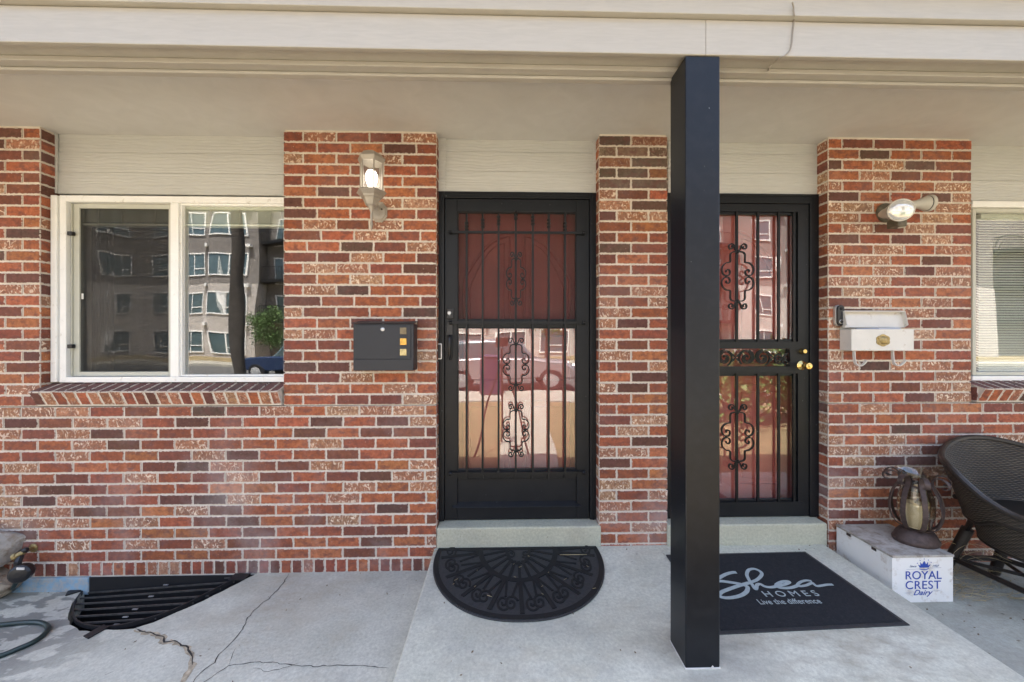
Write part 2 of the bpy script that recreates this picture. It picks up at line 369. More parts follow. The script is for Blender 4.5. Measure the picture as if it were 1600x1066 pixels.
class BK:
    def __init__(s): s.v=[]; s.f=[]; s.c=[]; s.e1=[]; s.e2=[]
    def brick(s, O, U, V, N, w, h, col, d=.0075, ins=.0025, jit=.0014):
        U = Vector(U); V = Vector(V); N = Vector(N); O = Vector(O)
        j = lambda: rnd.uniform(-jit, jit)
        outer = [(j(), j()), (w+j(), j()), (w+j(), h+j()), (j(), h+j())]
        inner = [(max(outer[i][0],0)+ (ins if i in (0,3) else 0) if i in (0,3) else outer[i][0]-ins, outer[i][1] + (ins if i < 2 else -ins)) for i in range(4)]
        fr = rnd.uniform(-.0012, .0012); n = len(s.v)
        for (u, v) in outer: s.v.append(tuple(O + U*u + V*v - N*d))
        for (u, v) in outer: s.v.append(tuple(O + U*u + V*v - N*(.0022) + N*fr))
        for (u, v) in inner: s.v.append(tuple(O + U*u + V*v + N*fr))
        e = outer + outer + inner
        fs = [(8,9,10,11)]
        for a in (0, 4):
            for i in range(4): fs.append((a+i, a+(i+1)%4, a+4+(i+1)%4, a+4+i))
        for f in fs:
            s.f.append(tuple(n+i for i in f))
            for i in f:
                u, v = e[i]; s.c.append(col); s.e1 += [u, v]; s.e2 += [w-u, h-v]
    def row(s, u0, u1, z0, z1, O, U, N, off, grey=False):
        # a row of bricks between u0 and u1 along U, running-bond phase off
        mj = .0088; k0 = math.floor((u0 - off) / BW); bp = [u0]
        while off + k0*BW < u1:
            q = off + k0*BW
            if q > u0 + .055 and q < u1 - .055: bp.append(q)
            k0 += 1
        bp.append(u1); k = 0
        for a, b in zip(bp, bp[1:]):
            last = b >= u1 - 1e-6; first = a <= u0 + 1e-6
            aa = a if first else a + mj/2; bb = b if last else b - mj/2
            if bb - aa > .03:
                s.brick(Vector(O) + Vector(U)*aa + Vector((0,0,z0 + mj/2)), U, (0,0,1), N, bb-aa, z1-z0-mj, pick(grey))
            k += 1
    def build(s, name, parent):
        me = bpy.data.meshes.new(name); me.from_pydata(s.v, [], s.f); me.materials.append(M['brick'])
        ca = me.color_attributes.new('bcol', 'FLOAT_COLOR', 'CORNER'); ca.data.foreach_set('color', [x for c in s.c for x in c])
        a = me.uv_layers.new(name='e1'); a.data.foreach_set('uv', s.e1); b = me.uv_layers.new(name='e2'); b.data.foreach_set('uv', s.e2)
        o = bpy.data.objects.new(name, me); sc.collection.objects.link(o); o.parent = parent; o.matrix_parent_inverse = world(parent).inverted(); return o
XL, XR = -5.6, 6.2
xA = X(62); xB0, xB1 = X(443), X(682); xC0, xC1 = X(936), X(1043); xD0, xD1 = X(1294.5), X(1518)
REC = .088
bk = BK()
def zrow(k): return ZC + k*PITCH
NR = 40
for k in range(-2, NR):
    z0, z1 = zrow(k), min(zrow(k+1), TOPZ)
    if z1 - z0 < .03: continue
    O = (0,0,0); U = (1,0,0); N = (0,-1,0); ph = .5*(k % 2)*BW
    if k >= 0:
        if k < 14: bk.row(XL, xB1, z0, z1, O, U, N, ph + .03 + rnd.uniform(-.004,.004))
        else:
            bk.row(XL, xA, z0, z1, O, U, N, xA - 3*BW + (.0 if k % 2 else .5*BW))
            bk.row(xB0, xB1, z0, z1, O, U, N, xB0 + (0 if k % 2 else -.42*BW) + rnd.choice([0,0,.12])*BW)
        bk.row(xC0, xC1, z0, z1, O, U, N, xC0 + (-.45*BW if k % 2 else 0) , grey=(k > 33 and rnd.random() < .9))
    if k < 14: bk.row(xD0, XR, z0, z1, O, U, N, xD0 + (0 if k % 2 else -.5*BW))
    else: bk.row(xD0, xD1, z0, z1, O, U, N, xD0 + (0 if k % 2 else -.55*BW))
    # reveals
    if k >= 14: bk.row(0.004, REC+.02, z0, z1, (xA,0,0), (0,1,0), (1,0,0), .004)
    if k >= 0:
        bk.row(0.004, REC+.1, z0, z1, (xB1,0,0), (0,1,0), (1,0,0), .004)
        bk.row(-REC-.1, -.004, z0, z1, (xC0,0,0), (0,-1,0), (-1,0,0), -.096-BW)
        bk.row(0.004, REC+.1, z0, z1, (xC1,0,0), (0,1,0), (1,0,0), .004)
        bk.row(-REC-.1, -.004, z0, z1, (xD0,0,0), (0,-1,0), (-1,0,0), -.096-BW)
    if k >= 14:
        bk.row(-REC-.02, -.004, z0, z1, (xB0,0,0), (0,-1,0), (-1,0,0), -.096-BW)
        bk.row(0.004, REC+.02, z0, z1, (xD1,0,0), (0,1,0), (1,0,0), .004)
# header course at the foot of the left wall
x = XL
while x < xB1 - .04:
    c = pick(); bk.brick((x+.005, 0, -.141), (1,0,0), (0,0,1), (0,-1,0), min(.058, xB1-x-.01), .079, (c[0]*.95, c[1]*.9, c[2], c[3]*.4)); x += .0672
bw = bk.build('brick_wall', house)
mb = MB(); T = .0065; BT = .30
mb.box(XL, xB1-.006, T, BT, -.60, zrow(14)-.004)
mb.box(XL, xA-.006, T, BT, zrow(14), TOPZ+.02); mb.box(xB0+.006, xB1-.006, T, BT, zrow(14), TOPZ+.02)
mb.box(xC0+.006, xC1-.006, T, BT, -.3, TOPZ+.02)
mb.box(xD0+.006, XR, T, BT, -.3, zrow(14)-.004); mb.box(xD0+.006, xD1-.006, T, BT, zrow(14), TOPZ+.02)
for (a, b) in ((xB1-.006, xC0+.006), (xC1-.006, xD0+.006)): mb.box(a, b, .25, BT, -.3, .12)
mb.build('mortar_bed', M['mortar'], bw)
# blue foundation strip under the left wall
fb = MB(); fb.box(XL, X(141), -.012, .02, -.250, -.146); fb.build('foundation', M['blue'], house, bevel=.006)

# rowlock window sills of tilted bricks
def sill(x0, x1, parent):
    b = BK(); x = x0; 
    while x < x1 - .03:
        w_ = min(.0575, x1 - x); c = pick(); c = (c[0]*1.05, c[1]*1.02, c[2], c[3]*.5)
        p0 = Vector((x, -.012, .902)); p1 = Vector((x, -.052, .986)); p2 = Vector((x, .075, 1.026))
        V1 = (p1-p0); L1 = V1.length; V1.normalize(); N1 = Vector((0, -1, -.5)).normalized(); N1 = Vector((1,0,0)).cross(V1)
        b.brick(p0, (1,0,0), V1, N1, w_, L1, c, jit=.0008)
        V2 = (p2-p1); L2 = V2.length; V2.normalize(); N2 = Vector((1,0,0)).cross(V2)
        cc = (.16*rnd.uniform(.8,1.2), .085, .075, 0)
        b.brick(p1, (1,0,0), V2, N2, w_, L2, cc, jit=.0008)
        x += .0672
    # ends
    b.brick((x0-.001, -.012, .902), (0,1,0), (0,0,1), (-1,0,0), .085, .09, pick())
    o = b.build('brick_sill', parent)
    q = MB(); pr = [(x0+.004, -.005, .894), (x0+.004, -.046, .983), (x0+.004, .09, 1.018), (x0+.004, .09, .894)]
    q.prism(pr, (x1 - x0 - .008, 0, 0)); q.build('sill_mortar', M['mortar'], parent)
    return o

# siding panels above the openings
def panel(px0, px1, y0, y1, trims):
    Yp = REC; x0, x1 = X(px0, Yp), X(px1, Yp); zt = TOPZ+.01; zb = Z(y1, (px0+px1)/2, Yp)
    m = MB(); lines = [zb, zb+.135, zb+.262, zt] ; 
    for i in range(3):
        m.box(x0, x1, Yp + .002*i, Yp+.05, lines[i] + (.0022 if i else 0), lines[i+1])
    o = m.build('siding_panel', M['siding'], house, bevel=.0015)
    t = MB()
    for s_, wd in trims:
        xa = x0 if s_ < 0 else x1 - wd
        t = MB(); t.box(xa, xa + wd, Yp-.009, Yp-.001, zb, TOPZ); t.build('corner_trim', M['siding'], o, bevel=.002)
    m2 = MB(); m2.box(x0, x1, Yp+.05, .30, zb+.004, TOPZ+.02); m2.build('wall_backing', M['room'], o)
    return o
panel(62, 443, 216, 304, [(-1, .115)])
panel(682, 936, 219, 301, [(-1, .062), (1, .040)])
panel(1043, 1294, 222, 303, [(-1, .040), (1, .060)])
xW1 = 5.0
Yp = REC; m = MB(); zb = Z(314, 1560, Yp)
m.box(X(1518)-.002, XR, Yp, Yp+.05, zb, zb+.135); m.box(X(1518)-.002, XR, Yp+.002, Yp+.05, zb+.137, TOPZ+.01)
pr_ = m.build('siding_panel', M['siding'], house, bevel=.0015)
m = MB(); m.box(X(1518), XR, Yp+.052, .30, zb+.004, TOPZ+.02); m.build('wall_backing', M['room'], pr_)

# porch ceiling, beam, roof, post
m = MB(); m.box(XL, XR, -.74, .3, TOPZ, TOPZ+.02); m.build('porch_ceiling', M['ceiling'], house)
BF = -.886; BB = -.735; ZB = 2.436
m = MB(); m.box(XL, XR, BF+.02, BB, ZB+.020, 2.80)
beam = m.build('porch_beam', M['trim'], house, bevel=.002)
m = MB(); m.box(XL, X(1103,BF)-.0004, BF, BF+.019, ZB, 2.576); m.box(X(1103,BF)+.0004, XR, BF, BF+.019, ZB, 2.576)
m.build('fascia_board', M['trim'], beam, bevel=.003)
m = MB(); m.box(XL, XR, BB-.055, BB-.001, ZB-.001, ZB+.019); m.box(XL, XR, BB-.018, BB+.012, ZB-.016, ZB-.003); m.build('soffit_trim', M['trim'], beam, bevel=.003)
m = MB(); m.box(XL, XR, BF-.024, BF+.018, 2.579, 2.668); m.build('upper_trim', M['trim'], beam, bevel=.003)
m = MB(); m.box(XL, XR, BF-.055, BF+.018, 2.672, 2.70); m.build('drip_edge', M['trim'], beam, bevel=.003)
m = MB(); e = BF-.10; m.prism([(XL, e, 2.705), (XL, .34, 2.705), (XL, 4.0, 3.9), (XL, 8.0, 2.75), (XL, 8.0, 2.9), (XL, 4.0, 4.06), (XL, e, 2.78)], (XR-XL, 0, 0))
M['roofing'] = basic('asphalt_shingles', (.09,.085,.08), .9, var=.3, nscale=30, bump=.6)
m.build('roof', M['roofing'], house)
def post(cx, parent):
    x0 = cx - .07; m = MB(); y0, y1 = BF+.004, BF+.146
    m.box(x0, x0+.14, y0, y1, -.018, ZB-.0015)
    o = m.build('porch_post', M['post'], parent, bevel=.005)
    f = MB(); f.box(x0-.002, x0+.142, y0-.003, y1+.002, -.030, -.016); f.prism([(x0+.10, y0-.004, -.016),(x0+.116, y0-.004, -.016),(x0+.108, y0-.004, -.004)], (0,.002,0))
    f.build('post_base', M['white_paint'], o, bevel=.001)
    return o
pc = (at(1071, 530, BF).x + at(1127, 530, BF).x)/2
post(pc, house)

# dark rooms behind
m = MB()
for (a, b, c, d, e_, f_) in ((XL, XR, 2.2, 2.25, -.3, 2.6), (XL, XR, .3, 2.2, 2.56, 2.60), (XL, XR, .3, 2.2, -.3, -.25), (XL, XL+.05, .3, 2.2, -.25, 2.56), (XR-.05, XR, .3, 2.2, -.25, 2.56), (-.95, -.9, .3, 2.2, -.25, 2.56), (2.0, 2.05, .3, 2.2, -.25, 2.56)):
    m.box(a, b, c, d, e_, f_)
m.build('interior_room', M['room'], house)

# ------------------------------------------------------------------ windows
YW = .062
def ring(m, x0, x1, z0, z1, w_, y0, y1, mi=0, wt=None, wb=None):
    wt = wt or w_; wb = wb or w_
    m.box(x0, x0+w_, y0, y1, z0, z1, mi); m.box(x1-w_, x1, y0, y1, z0, z1, mi)
    m.box(x0+w_, x1-w_, y0, y1, z1-wt, z1, mi); m.box(x0+w_, x1-w_, y0, y1, z0, z0+wb, mi)
def window_left():
    W = bpy.data.objects.new('window', None); sc.collection.objects.link(W); W.parent = house; W.location = (X(270,YW), YW, 1.03)
    tag(W, 'white vinyl sliding window with brick sill')
    x0, x1 = X(82, YW), X(443)+.02; z0, z1 = Z(597.5, 270, YW), Z(306.5, 270, YW)
    m = MB(); m.box(x0, X(91.5,YW), YW-.012, .14, z0+.004, z1-.004)
    xi = X(92.5, YW)
    ring(m, xi, x1, z0, z1, .040, YW, .15, wt=.040, wb=.034)
    m.box(X(265,YW), X(278,YW), YW+.004, .15, z0+.034, z1-.04)
    m.build('frame', M['vinyl'], W, bevel=.003)
    # inner track lines / left sash
    ys = .095; zs0, zs1 = z0+.036, z1-.042
    m = MB(); ring(m, xi+.042, X(265,YW)+.01, zs0, zs1, .045, ys, ys+.03, wt=.028, wb=.028)
    m.box(xi+.046, xi+.052, ys-.012, ys, zs0, zs1); m.build('sash', M['sash'], W, bevel=.002)
    m = MB(); m.box(xi+.087, X(265,YW), ys+.008, ys+.009, zs0+.028, zs1-.028); m.build('insect_screen', M['screen'], W)
    m = MB(); m.box(xi+.08, X(265,YW)+.01, ys+.022, ys+.026, zs0+.02, zs1-.02); m.build('glass', M['glass'], W)
    xr = X(278, YW); m = MB(); m.box(xr-.004, x1, ys+.01, ys+.014, zs0, zs1); m.build('glass', M['glass'], W)
    m = MB(); ring(m, xr, x1+.03, zs0-.0, zs1+.002, .010, ys-.014, ys+.012); m.build('sash', M['vinyl'], W, bevel=.001)
    for py in (366, 541):
        m = MB(); zz = Z(py, 108, ys); m.box(xi+.030, xi+.068, ys-.026, ys-.004, zz-.013, zz+.011); m.build('latch', M['plastic'], W, bevel=.003)
    m = MB(); zz = Z(463, 128, ys); p = X(128, ys); m.box(p-.006, p+.006, ys+.002, ys+.006, zz-.018, zz+.018); m.build('pull_tab', M['white_paint'], W, bevel=.001)
    sill(X(60), X(441)-.0, W)
    # blinds and curtain
    def blind(a, b, y, zt, zb, n_open, lab, sl=.030):
        B = empty('window_blind', ((a+b)/2, y, zb), label=lab, cat='window blind', group='window blinds')
        m = MB(); m.box(a, b, y-.022, y+.022, zt-.034, zt); m.build('head_rail', M['blind'], B, bevel=.003)
        m = MB(); z = zt-.036
        while z > zb: 
            if n_open: m.prism([(a, y-.010, z-.010), (a, y-.001, z-.001), (a, y+.009, z+.004), (a, y+.009, z+.003), (a, y-.001, z-.0025), (a, y-.010, z-.011)], (b-a,0,0))
            else: m.prism([(a, y-.024, z-.0025), (a, y, z+.001), (a, y+.024, z-.0025), (a, y+.024, z-.0045), (a, y, z-.001), (a, y-.024, z-.0045)], (b-a,0,0))
            z -= sl
        m.build('slats', M['blind'], B)
        m = MB(); m.box(a, b, y-.024, y+.024, zb-.022, zb-.008); m.build('bottom_rail', M['blind'], B, bevel=.003)
        for u in (.25, .5, .85): 
            m = MB(); m.tube([(a+(b-a)*u, y-.027, zt-.03), (a+(b-a)*u+.004, y-.028, (zt+zb)/2), (a+(b-a)*u, y-.027, zb-.02)], .0022, 5); m.build('cord', M['cream'], B)
        return B
    yb = .140
    blind(X(124,yb), X(262,yb)+.03, yb, Z(320,200,yb), Z(349,200,yb), 0, 'pale mini blind pulled up behind the insect screen of the left pane', .006)
    blind(X(288,yb), X(470,yb), yb, Z(322,360,yb), Z(350,360,yb), 0, 'pale mini blind pulled up behind the clear right pane', .006)
    m = MB(); n = 40; a = X(118,.4); b = X(190,.4); pts = []
    for i in range(n+1): pts.append((a+(b-a)*i/n, .34 + .02*math.sin(i*1.1) + .006*math.sin(i*2.7)))
    for i in range(n): m.quad((*pts[i],.95), (*pts[i+1],.95), (*pts[i+1],2.15), (*pts[i],2.15))
    c = m.build('curtain', M['curtain'], None, smooth=True); s_ = c.modifiers.new('s','SOLIDIFY'); s_.thickness = .003
    tag(c, 'dark curtain hanging behind the screened left pane of the window', 'curtain')
    return blind
blind = window_left()
def window_right():
    W = bpy.data.objects.new('window', None); sc.collection.objects.link(W); W.parent = house; W.location = (X(1560,YW), YW, 1.03)
    tag(W, 'white window with closed blinds at the right edge')
    Y2 = .082; x0, x1 = X(1517, Y2), 5.2; z0, z1 = Z(597, 1560, Y2), Z(315, 1560, Y2)
    m = MB(); m.box(x0, x1, Y2-.01, .14, z1-.040, z1); m.box(x0, x1, Y2-.01, .14, z0, z0+.040); m.box(x1-.04, x1, Y2-.01, .14, z0+.04, z1-.04)
    m.build('frame', M['vinyl'], W, bevel=.003)
    m = MB(); xa = x0+.02; m.box(xa-.02, xa+.006, Y2+.02, .14, z0+.04, z1-.04); ring(m, xa+.008, x1-.05, z0+.042, z1-.042, .024, Y2+.012, .13); m.build('sash', M['sash'], W, bevel=.003)
    m = MB(); m.box(xa+.02, x1-.06, .120, .124, z0+.05, z1-.05); m.build('glass', M['glass'], W)
    sill(X(1524), 5.2, W)
    blind(X(1527,.17), x1-.06, .17, z1-.06, z0+.06, 1, 'closed horizontal slat blind in the window at the right edge', .0175)
window_right()

# ------------------------------------------------------------------ scroll ornament
def spiral(cx, cy, r0, r1, a0, a1, n=26): return [(cx + (r0+(r1-r0)*i/n)*math.cos(a0+(a1-a0)*i/n), cy + (r0+(r1-r0)*i/n)*math.sin(a0+(a1-a0)*i/n)) for i in range(n+1)]
big = spiral(.060, .024, .005, .020, R(-20), R(270)) + [tuple(q)[:2] for q in smooth_pts([(.064,.003,0),(.082,.010,0),(.092,.030,0),(.087,.052,0),(.068,.068,0),(.046,.072,0),(.042,.082,0),(.042,.112,0),(.030,.124,0),(.006,.127,0)], 4)]
curl = [tuple(q)[:2] for q in smooth_pts([(.004,.128,0),(.012,.136,0),(.018,.146,0)], 3)] + spiral(.038, .150, .019, .005, R(180), R(180-430))
def scroll(cx, cz, y, sx, sz, mat, parent, r=.0042):
    m = MB()
    for a in (-1, 1):
        for b in (-1, 1):
            for cv in (big, curl):
                m.tube([(cx + a*u*sx, y, cz + b*v*sz) for u, v in cv], r, 4, flat=((0,1,0), r*.8, r*1.4))
    for dz in (-.127, .127):
        m.lathe([(.004,-.014),(.009,-.010),(.010,0),(.009,.010),(.004,.014)], (cx, y, cz+dz*sz), seg=10)
    for a in (-1, 1): m.lathe([(.004,-.010),(.008,-.006),(.008,.006),(.004,.010)], (cx+a*.066*sx, y, cz), seg=8)
    return m.build('scroll_ornament', mat, parent)

# ------------------------------------------------------------------ security door one
YD = .085
def door_one():
    D = bpy.data.objects.new('security_door', None); sc.collection.objects.link(D); D.parent = house; D.location = (X(806,YD), YD, .13)
    tag(D, 'black security storm door with screen above glass, left of the porch post')
    B = M['black']; x0, x1 = X(684.5, YD), X(931, YD); zt = Z(301, 808, YD); zb = .131
    m = MB(); wj = X(694.5,YD)-x0
    m.box(x0, x0+wj, YD-.012, .18, zb, zt); m.box(x1-wj, x1, YD-.012, .18, zb, zt); m.box(x0+wj, x1-wj, YD-.012, .18, zt-wj, zt)
    m.box(x0+wj*.35, x0+wj*.62, YD-.017, YD-.012, zb, zt-.02); m.box(x1-wj*.62, x1-wj*.35, YD-.017, YD-.012, zb, zt-.02); m.box(x0+wj, x1-wj, YD-.017, YD-.012, zt-wj*.62, zt-wj*.35)
    m.build('frame', B, D, bevel=.002)
    lx0, lx1 = x0+wj+.003, x1-wj-.003; lz1 = zt-wj-.003; yl = YD-.004
    gx0, gx1 = X(714.5,yl), X(901,yl); gz1 = Z(331,808,yl); gzm1, gzm0 = Z(500,808,yl), Z(512,808,yl); gz0 = Z(735,808,yl); kz1 = Z(748,808,yl); kz0 = Z(786,808,yl)
    m = MB(); y1 = yl+.04
    m.box(lx0, gx0, yl, y1, zb+.004, lz1); m.box(gx1, lx1, yl, y1, zb+.004, lz1)
    m.box(gx0, gx1, yl, y1, gz1, lz1); m.box(gx0, gx1, yl, y1, gzm0, gzm1); m.box(gx0, gx1, yl, y1, kz1, gz0); m.box(gx0, gx1, yl, y1, zb+.004, kz0-.025)
    m.prism([(gx0-.03, yl-.002, kz0-.025),(gx0-.03, yl-.014, kz0-.022),(gx0-.03, yl+.02, kz0+.006),(gx0-.03, yl+.02, kz0-.025)], (gx1-gx0+.06,0,0))
    m.build('leaf_frame', B, D, bevel=.003)
    m = MB(); m.box(gx0, gx1, yl+.018, yl+.03, kz0-.02, kz1); m.build('kick_panel', B, D)
    for a, b in ((gzm1, gz1), (gz0, gzm0)): m = MB(); ring(m, gx0, gx1, a, b, .006, yl+.004, yl+.03); m.build('glazing_bead', B, D, bevel=.001)
    m = MB(); m.box(gx0+.004, gx1-.004, yl+.014, yl+.015, gzm1+.003, gz1-.003); m.build('screen_panel', M['screen2'], D)
    m = MB(); m.box(gx0+.004, gx1-.004, yl+.020, yl+.024, gz0+.003, gzm0-.003); m.build('glass', M['glass_door'], D)
    yb = yl-.018; I = M['iron']
    for py in (363.5, 504.5, 739.5):
        z = Z(py, 808, yb); m = MB(); a, b = X(704,yb), X(912,yb); hh = .0085 if py > 400 else .0075
        m.tube([(a, yb, z), (b, yb, z)], .008, 4, flat=((0,0,1), .005, hh)); 
        for q in (a, b): m.lathe([(.004,-.012),(.011,-.008),(.013,0),(.011,.008),(.004,.012)], (q, yb, z), (1,0,0), 10)
        for q in (a+.02, b-.02): m.tube([(q, yb, z), (q, yl+.01, z)], .006, 6)
        m.build('cross_rail', I, D)
    bars = [729, 754, 779, 806, 832.6, 857.5, 883]; kn = [354, 349, 344.5, 336, 344.5, 349, 354]
    for i, px in enumerate(bars):
        x = X(px, yb); m = MB(); zlo, zhi = Z(748, px, yb), Z(334, px, yb)
        m.tube([(x, yb+.006, zlo), (x, yb+.006, zhi)], .006, 4, flat=((0,1,0), .0062, .0105))
        zk = Z(kn[i], px, yb)
        for dz in (-.022, 0, .022): m.lathe([(.006,-.010),(.0115,-.006),(.0125,0),(.0115,.006),(.006,.010)], (x, yb+.004, zk+dz), seg=8)
        m.build('bar', I, D)
    cx = X(806.3, yb)
    for pa, pb, sx in ((394, 478, .62), (528, 611, .84), (631, 714, .84)):
        za, zb_ = Z(pa,806,yb), Z(pb,806,yb); scroll(cx, (za+zb_)/2, yb-.002, sx*1.08, (za-zb_)/2/.169, I, D)
    # lock and handle
    xh = X(703.5, yl); m = MB(); z = Z(490,703,yl); m.box(xh-.024, xh+.024, yl-.012, yl, z-.036, z+.034)
    L = m.build('lock', M['plastic'], D, bevel=.005); m = MB(); m.lathe([(.013,0),(.013,.006),(.010,.009)], (xh-.004, yl-.012, z+.002), (0,-1,0), 16); m.build('keyhole', M['silver'], D)
    m = MB(); m.box(xh-.024, xh+.018, yl-.008, yl, Z(524,703,yl), Z(503,703,yl)); m.box(xh-.016, xh+.012, yl-.006, yl, Z(562,703,yl), Z(524,703,yl))
    za, zb_ = Z(526,703,yl), Z(560,703,yl); m.tube(smooth_pts([(xh, yl, za), (xh, yl-.035, za-.006), (xh, yl-.045, (za+zb_)/2), (xh, yl-.030, zb_+.006), (xh, yl, zb_)], 5), [.010]*5+[.011]*5+[.009]*5+[.007]*5+[.008], 8)
    m.build('handle', M['plastic'], D, bevel=.003, smooth=True)
    m = MB(); xk = X(687.2, YD-.017); z = Z(549,687,YD); n = 16
    def rr(w_, h_, r_, y):
        out = []
        for (sx, sz, a0) in ((1,1,0),(-1,1,90),(-1,-1,180),(1,-1,270)):
            for k in range(5): a = R(a0 + 90*k/4); out.append((xk + sx*(w_-r_) + r_*math.cos(a), y, z + sz*(h_-r_) + r_*math.sin(a)))
        return out
    m.prism(rr(.015,.051,.007,YD-.030), (0,.013,0)); k1 = m.build('keypad', M['silver'], D, bevel=.002)
    m = MB(); m.prism(rr(.0095,.044,.005,YD-.0325), (0,.003,0)); m.build('keypad_face', M['plastic'], D)
    # inner red door with arched mouldings
    yr = .215; xa, xb = xB1, xC0
    m = MB(); m.box(xa-.02, xb+.02, yr, yr+.045, .12, 2.28); RD = m.build('front_door', M['red'], house); tag(RD, 'dark red panelled door behind the left security door')
    m = MB(); c = (xa+xb)/2
    def loop(pts, r=.010): m.tube([(p[0], yr-.003, p[1]) for p in pts], r, 6, closed=True)
    for s_ in (-1, 1):
        xi, xo = c+s_*.05, c+s_*.36
        loop([(xi,.30),(xo,.30),(xo,.88),(xi,.88)]); loop([(xi+s_*.04,.34),(xo-s_*.04,.34),(xo-s_*.04,.84),(xi+s_*.04,.84)], .006)
        arc = [(c + s_*(.05 + .31*k/10), 2.00 - .30*(k/10)**2) for k in range(11)]
        loop([(xi,1.02),(xo,1.02)] + arc[::-1]); loop([(xi+s_*.04,1.32),(xo-s_*.04,1.32)] + [(min(max(p[0]*1, -9), 9) - s_*.04*(k_/10) + s_*.04*(1-k_/10), p[1]-.05) for k_, p in enumerate(arc)][::-1], .006)
    m.build('panel_moulding', M['red'], RD, smooth=True)
    m = MB(); m.lathe([(.008,0),(.008,.03),(.026,.045),(.028,.06),(.018,.072),(.004,.075)], (xa+.10, yr, 1.03), (0,-1,0), 16); m.build('door_knob', M['brass'], RD, smooth=True)
door_one()

def door_two():
    D = bpy.data.objects.new('security_door', None); sc.collection.objects.link(D); D.parent = house; D.location = (X(1160,YD), YD, .13)
    tag(D, 'black security door with brass knob, partly hidden by the porch post')
    B = M['black']; I = M['iron']; x0, x1 = X(1041.5, YD), X(1277.5, YD); zt = Z(303.5, 1160, YD); zb = .131
    wj = x1 - X(1263.5,YD); m = MB()
    m.box(x0, x0+wj, YD-.012, .18, zb, zt); m.box(x1-wj, x1, YD-.012, .18, zb, zt); m.box(x0+wj, x1-wj, YD-.012, .18, zt-.062, zt)
    m.box(x0+wj, x1-wj, YD-.020, YD-.012, zt-.018, zt-.004)
    m.build('frame', B, D, bevel=.002)
    yl = YD-.004; lx0, lx1 = x0+wj+.003, x1-wj-.003; lz1 = zt-.065; y1 = yl+.04
    gx0, gx1 = X(1057,yl), X(1247,yl); gz1, gz0 = Z(331,1200,yl), Z(534,1200,yl); pz1, pz0 = Z(545,1200,yl), Z(573,1200,yl); qz1, qz0 = Z(584,1200,yl), Z(785,1200,yl); pxr = X(1234.5,yl)
    m = MB()
    m.box(lx0, gx0, yl, y1, zb+.004, lz1); m.box(gx1, lx1, yl, y1, zb+.004, lz1); m.box(gx0, gx1, yl, y1, gz1, lz1)
    m.box(gx0, gx1, yl, y1, pz1, gz0); m.box(gx0, gx1, yl, y1, qz1, pz0); m.box(gx0, gx1, yl, y1, zb+.004, qz0); m.box(pxr, gx1, yl, y1, pz0, pz1)
    m.box(gx0-.03, gx1+.03, yl-.004, yl, qz0-.006, qz0+.004)
    m.build('leaf_frame', B, D, bevel=.003)
    for a, b in ((gz0, gz1), (qz0, qz1)): m = MB(); ring(m, gx0, gx1, a, b, .016, yl+.012, yl+.035); m.build('glazing_bead', B, D, bevel=.002)
    for (a, b, nm) in ((gz0, gz1, 'glass'), (qz0, qz1, 'glass'), (pz0, pz1, 'glass')):
        m = MB(); m.box(gx0+.004, gx1-.004, yl+.026, yl+.030, a+.003, b-.003); m.build(nm, M['glass_door'], D)
    yb = yl+.006
    for px in (1085, 1118, 1151, 1184, 1216.5, 1240):
        x = X(px, yb)
        for (a, b) in ((gz0-.004, gz1+.004), (qz0-.004, qz1+.004)):
            m = MB(); m.tube([(x, yb, a), (x, yb, b)], .007, 4, flat=((0,1,0), .007, .007)); m.build('bar', I, D)
    for pa, pb in ((381, 484), (631, 733)):
        za, zb_ = Z(pa,1151,yb), Z(pb,1151,yb); scroll(X(1151,yb), (za+zb_)/2, yb-.010, 1.15, (za-zb_)/2/.169, I, D, .0045)
    # foliage scrollwork in the middle panel
    zc = (pz0+pz1)/2; hh = (pz1-pz0)/2
    m = MB()
    for k, px in enumerate((1075, 1104, 1132, 1166, 1191)):
        x = X(px, yb); s_ = 1 if k % 2 else -1
        for rr_ in (0, 1.4, 2.8):
            sp = spiral(x, zc, .008, hh*.92, rr_, rr_ + s_*R(430), 30); m.tube([(u, yb-.002, v) for u, v in sp], .003, 4, flat=((0,1,0), .0028, .006))
    def leaf(x, z, ang, L, W_):
        d = Vector((math.cos(ang), 0, math.sin(ang))); n = Vector((-d.z, 0, d.x)); o = Vector((x, yb-.004, z))
        m.prism([o, o+d*L*.4+n*W_, o+d*L, o+d*L*.4-n*W_], (0,.004,0))
    for px in (1090, 1118, 1149, 1179, 1208, 1222):
        x = X(px, yb)
        for a in (.7, 2.4, -.7, -2.4): leaf(x, zc, a, hh*.95, .008)
    for px in (1215, 1226): 
        sp = spiral(X(px,yb), zc-.01, .006, hh*.7, .5, 6.5, 20); m.tube([(u, yb-.002, v) for u, v in sp], .003, 4, flat=((0,1,0), .003, .006))
    m.build('scroll_panel', I, D)
    kx = X(1252.5, yl)
    m = MB(); m.lathe([(.020,0),(.020,.004),(.016,.012),(.014,.030),(.012,.032)], (kx, yl, Z(549,1252,yl)), (0,-1,0), 20); m.build('deadbolt', M['brass'], D, smooth=True)
    m = MB(); m.lathe([(.032,0),(.031,.005),(.022,.010),(.011,.016),(.010,.036),(.020,.046),(.024,.058),(.020,.068),(.008,.071)], (kx-.003, yl, Z(571,1252,yl)), (0,-1,0), 24); m.build('door_knob', M['brass'], D, smooth=True)
    yr = .215; m = MB(); xa, xb = xC1, xD0; m.box(xa-.02, xb+.02, yr, yr+.045, .12, 2.28); RD = m.build('front_door', M['red'], house); tag(RD, 'red panelled door behind the right security door')
    m = MB(); c = (xa+xb)/2
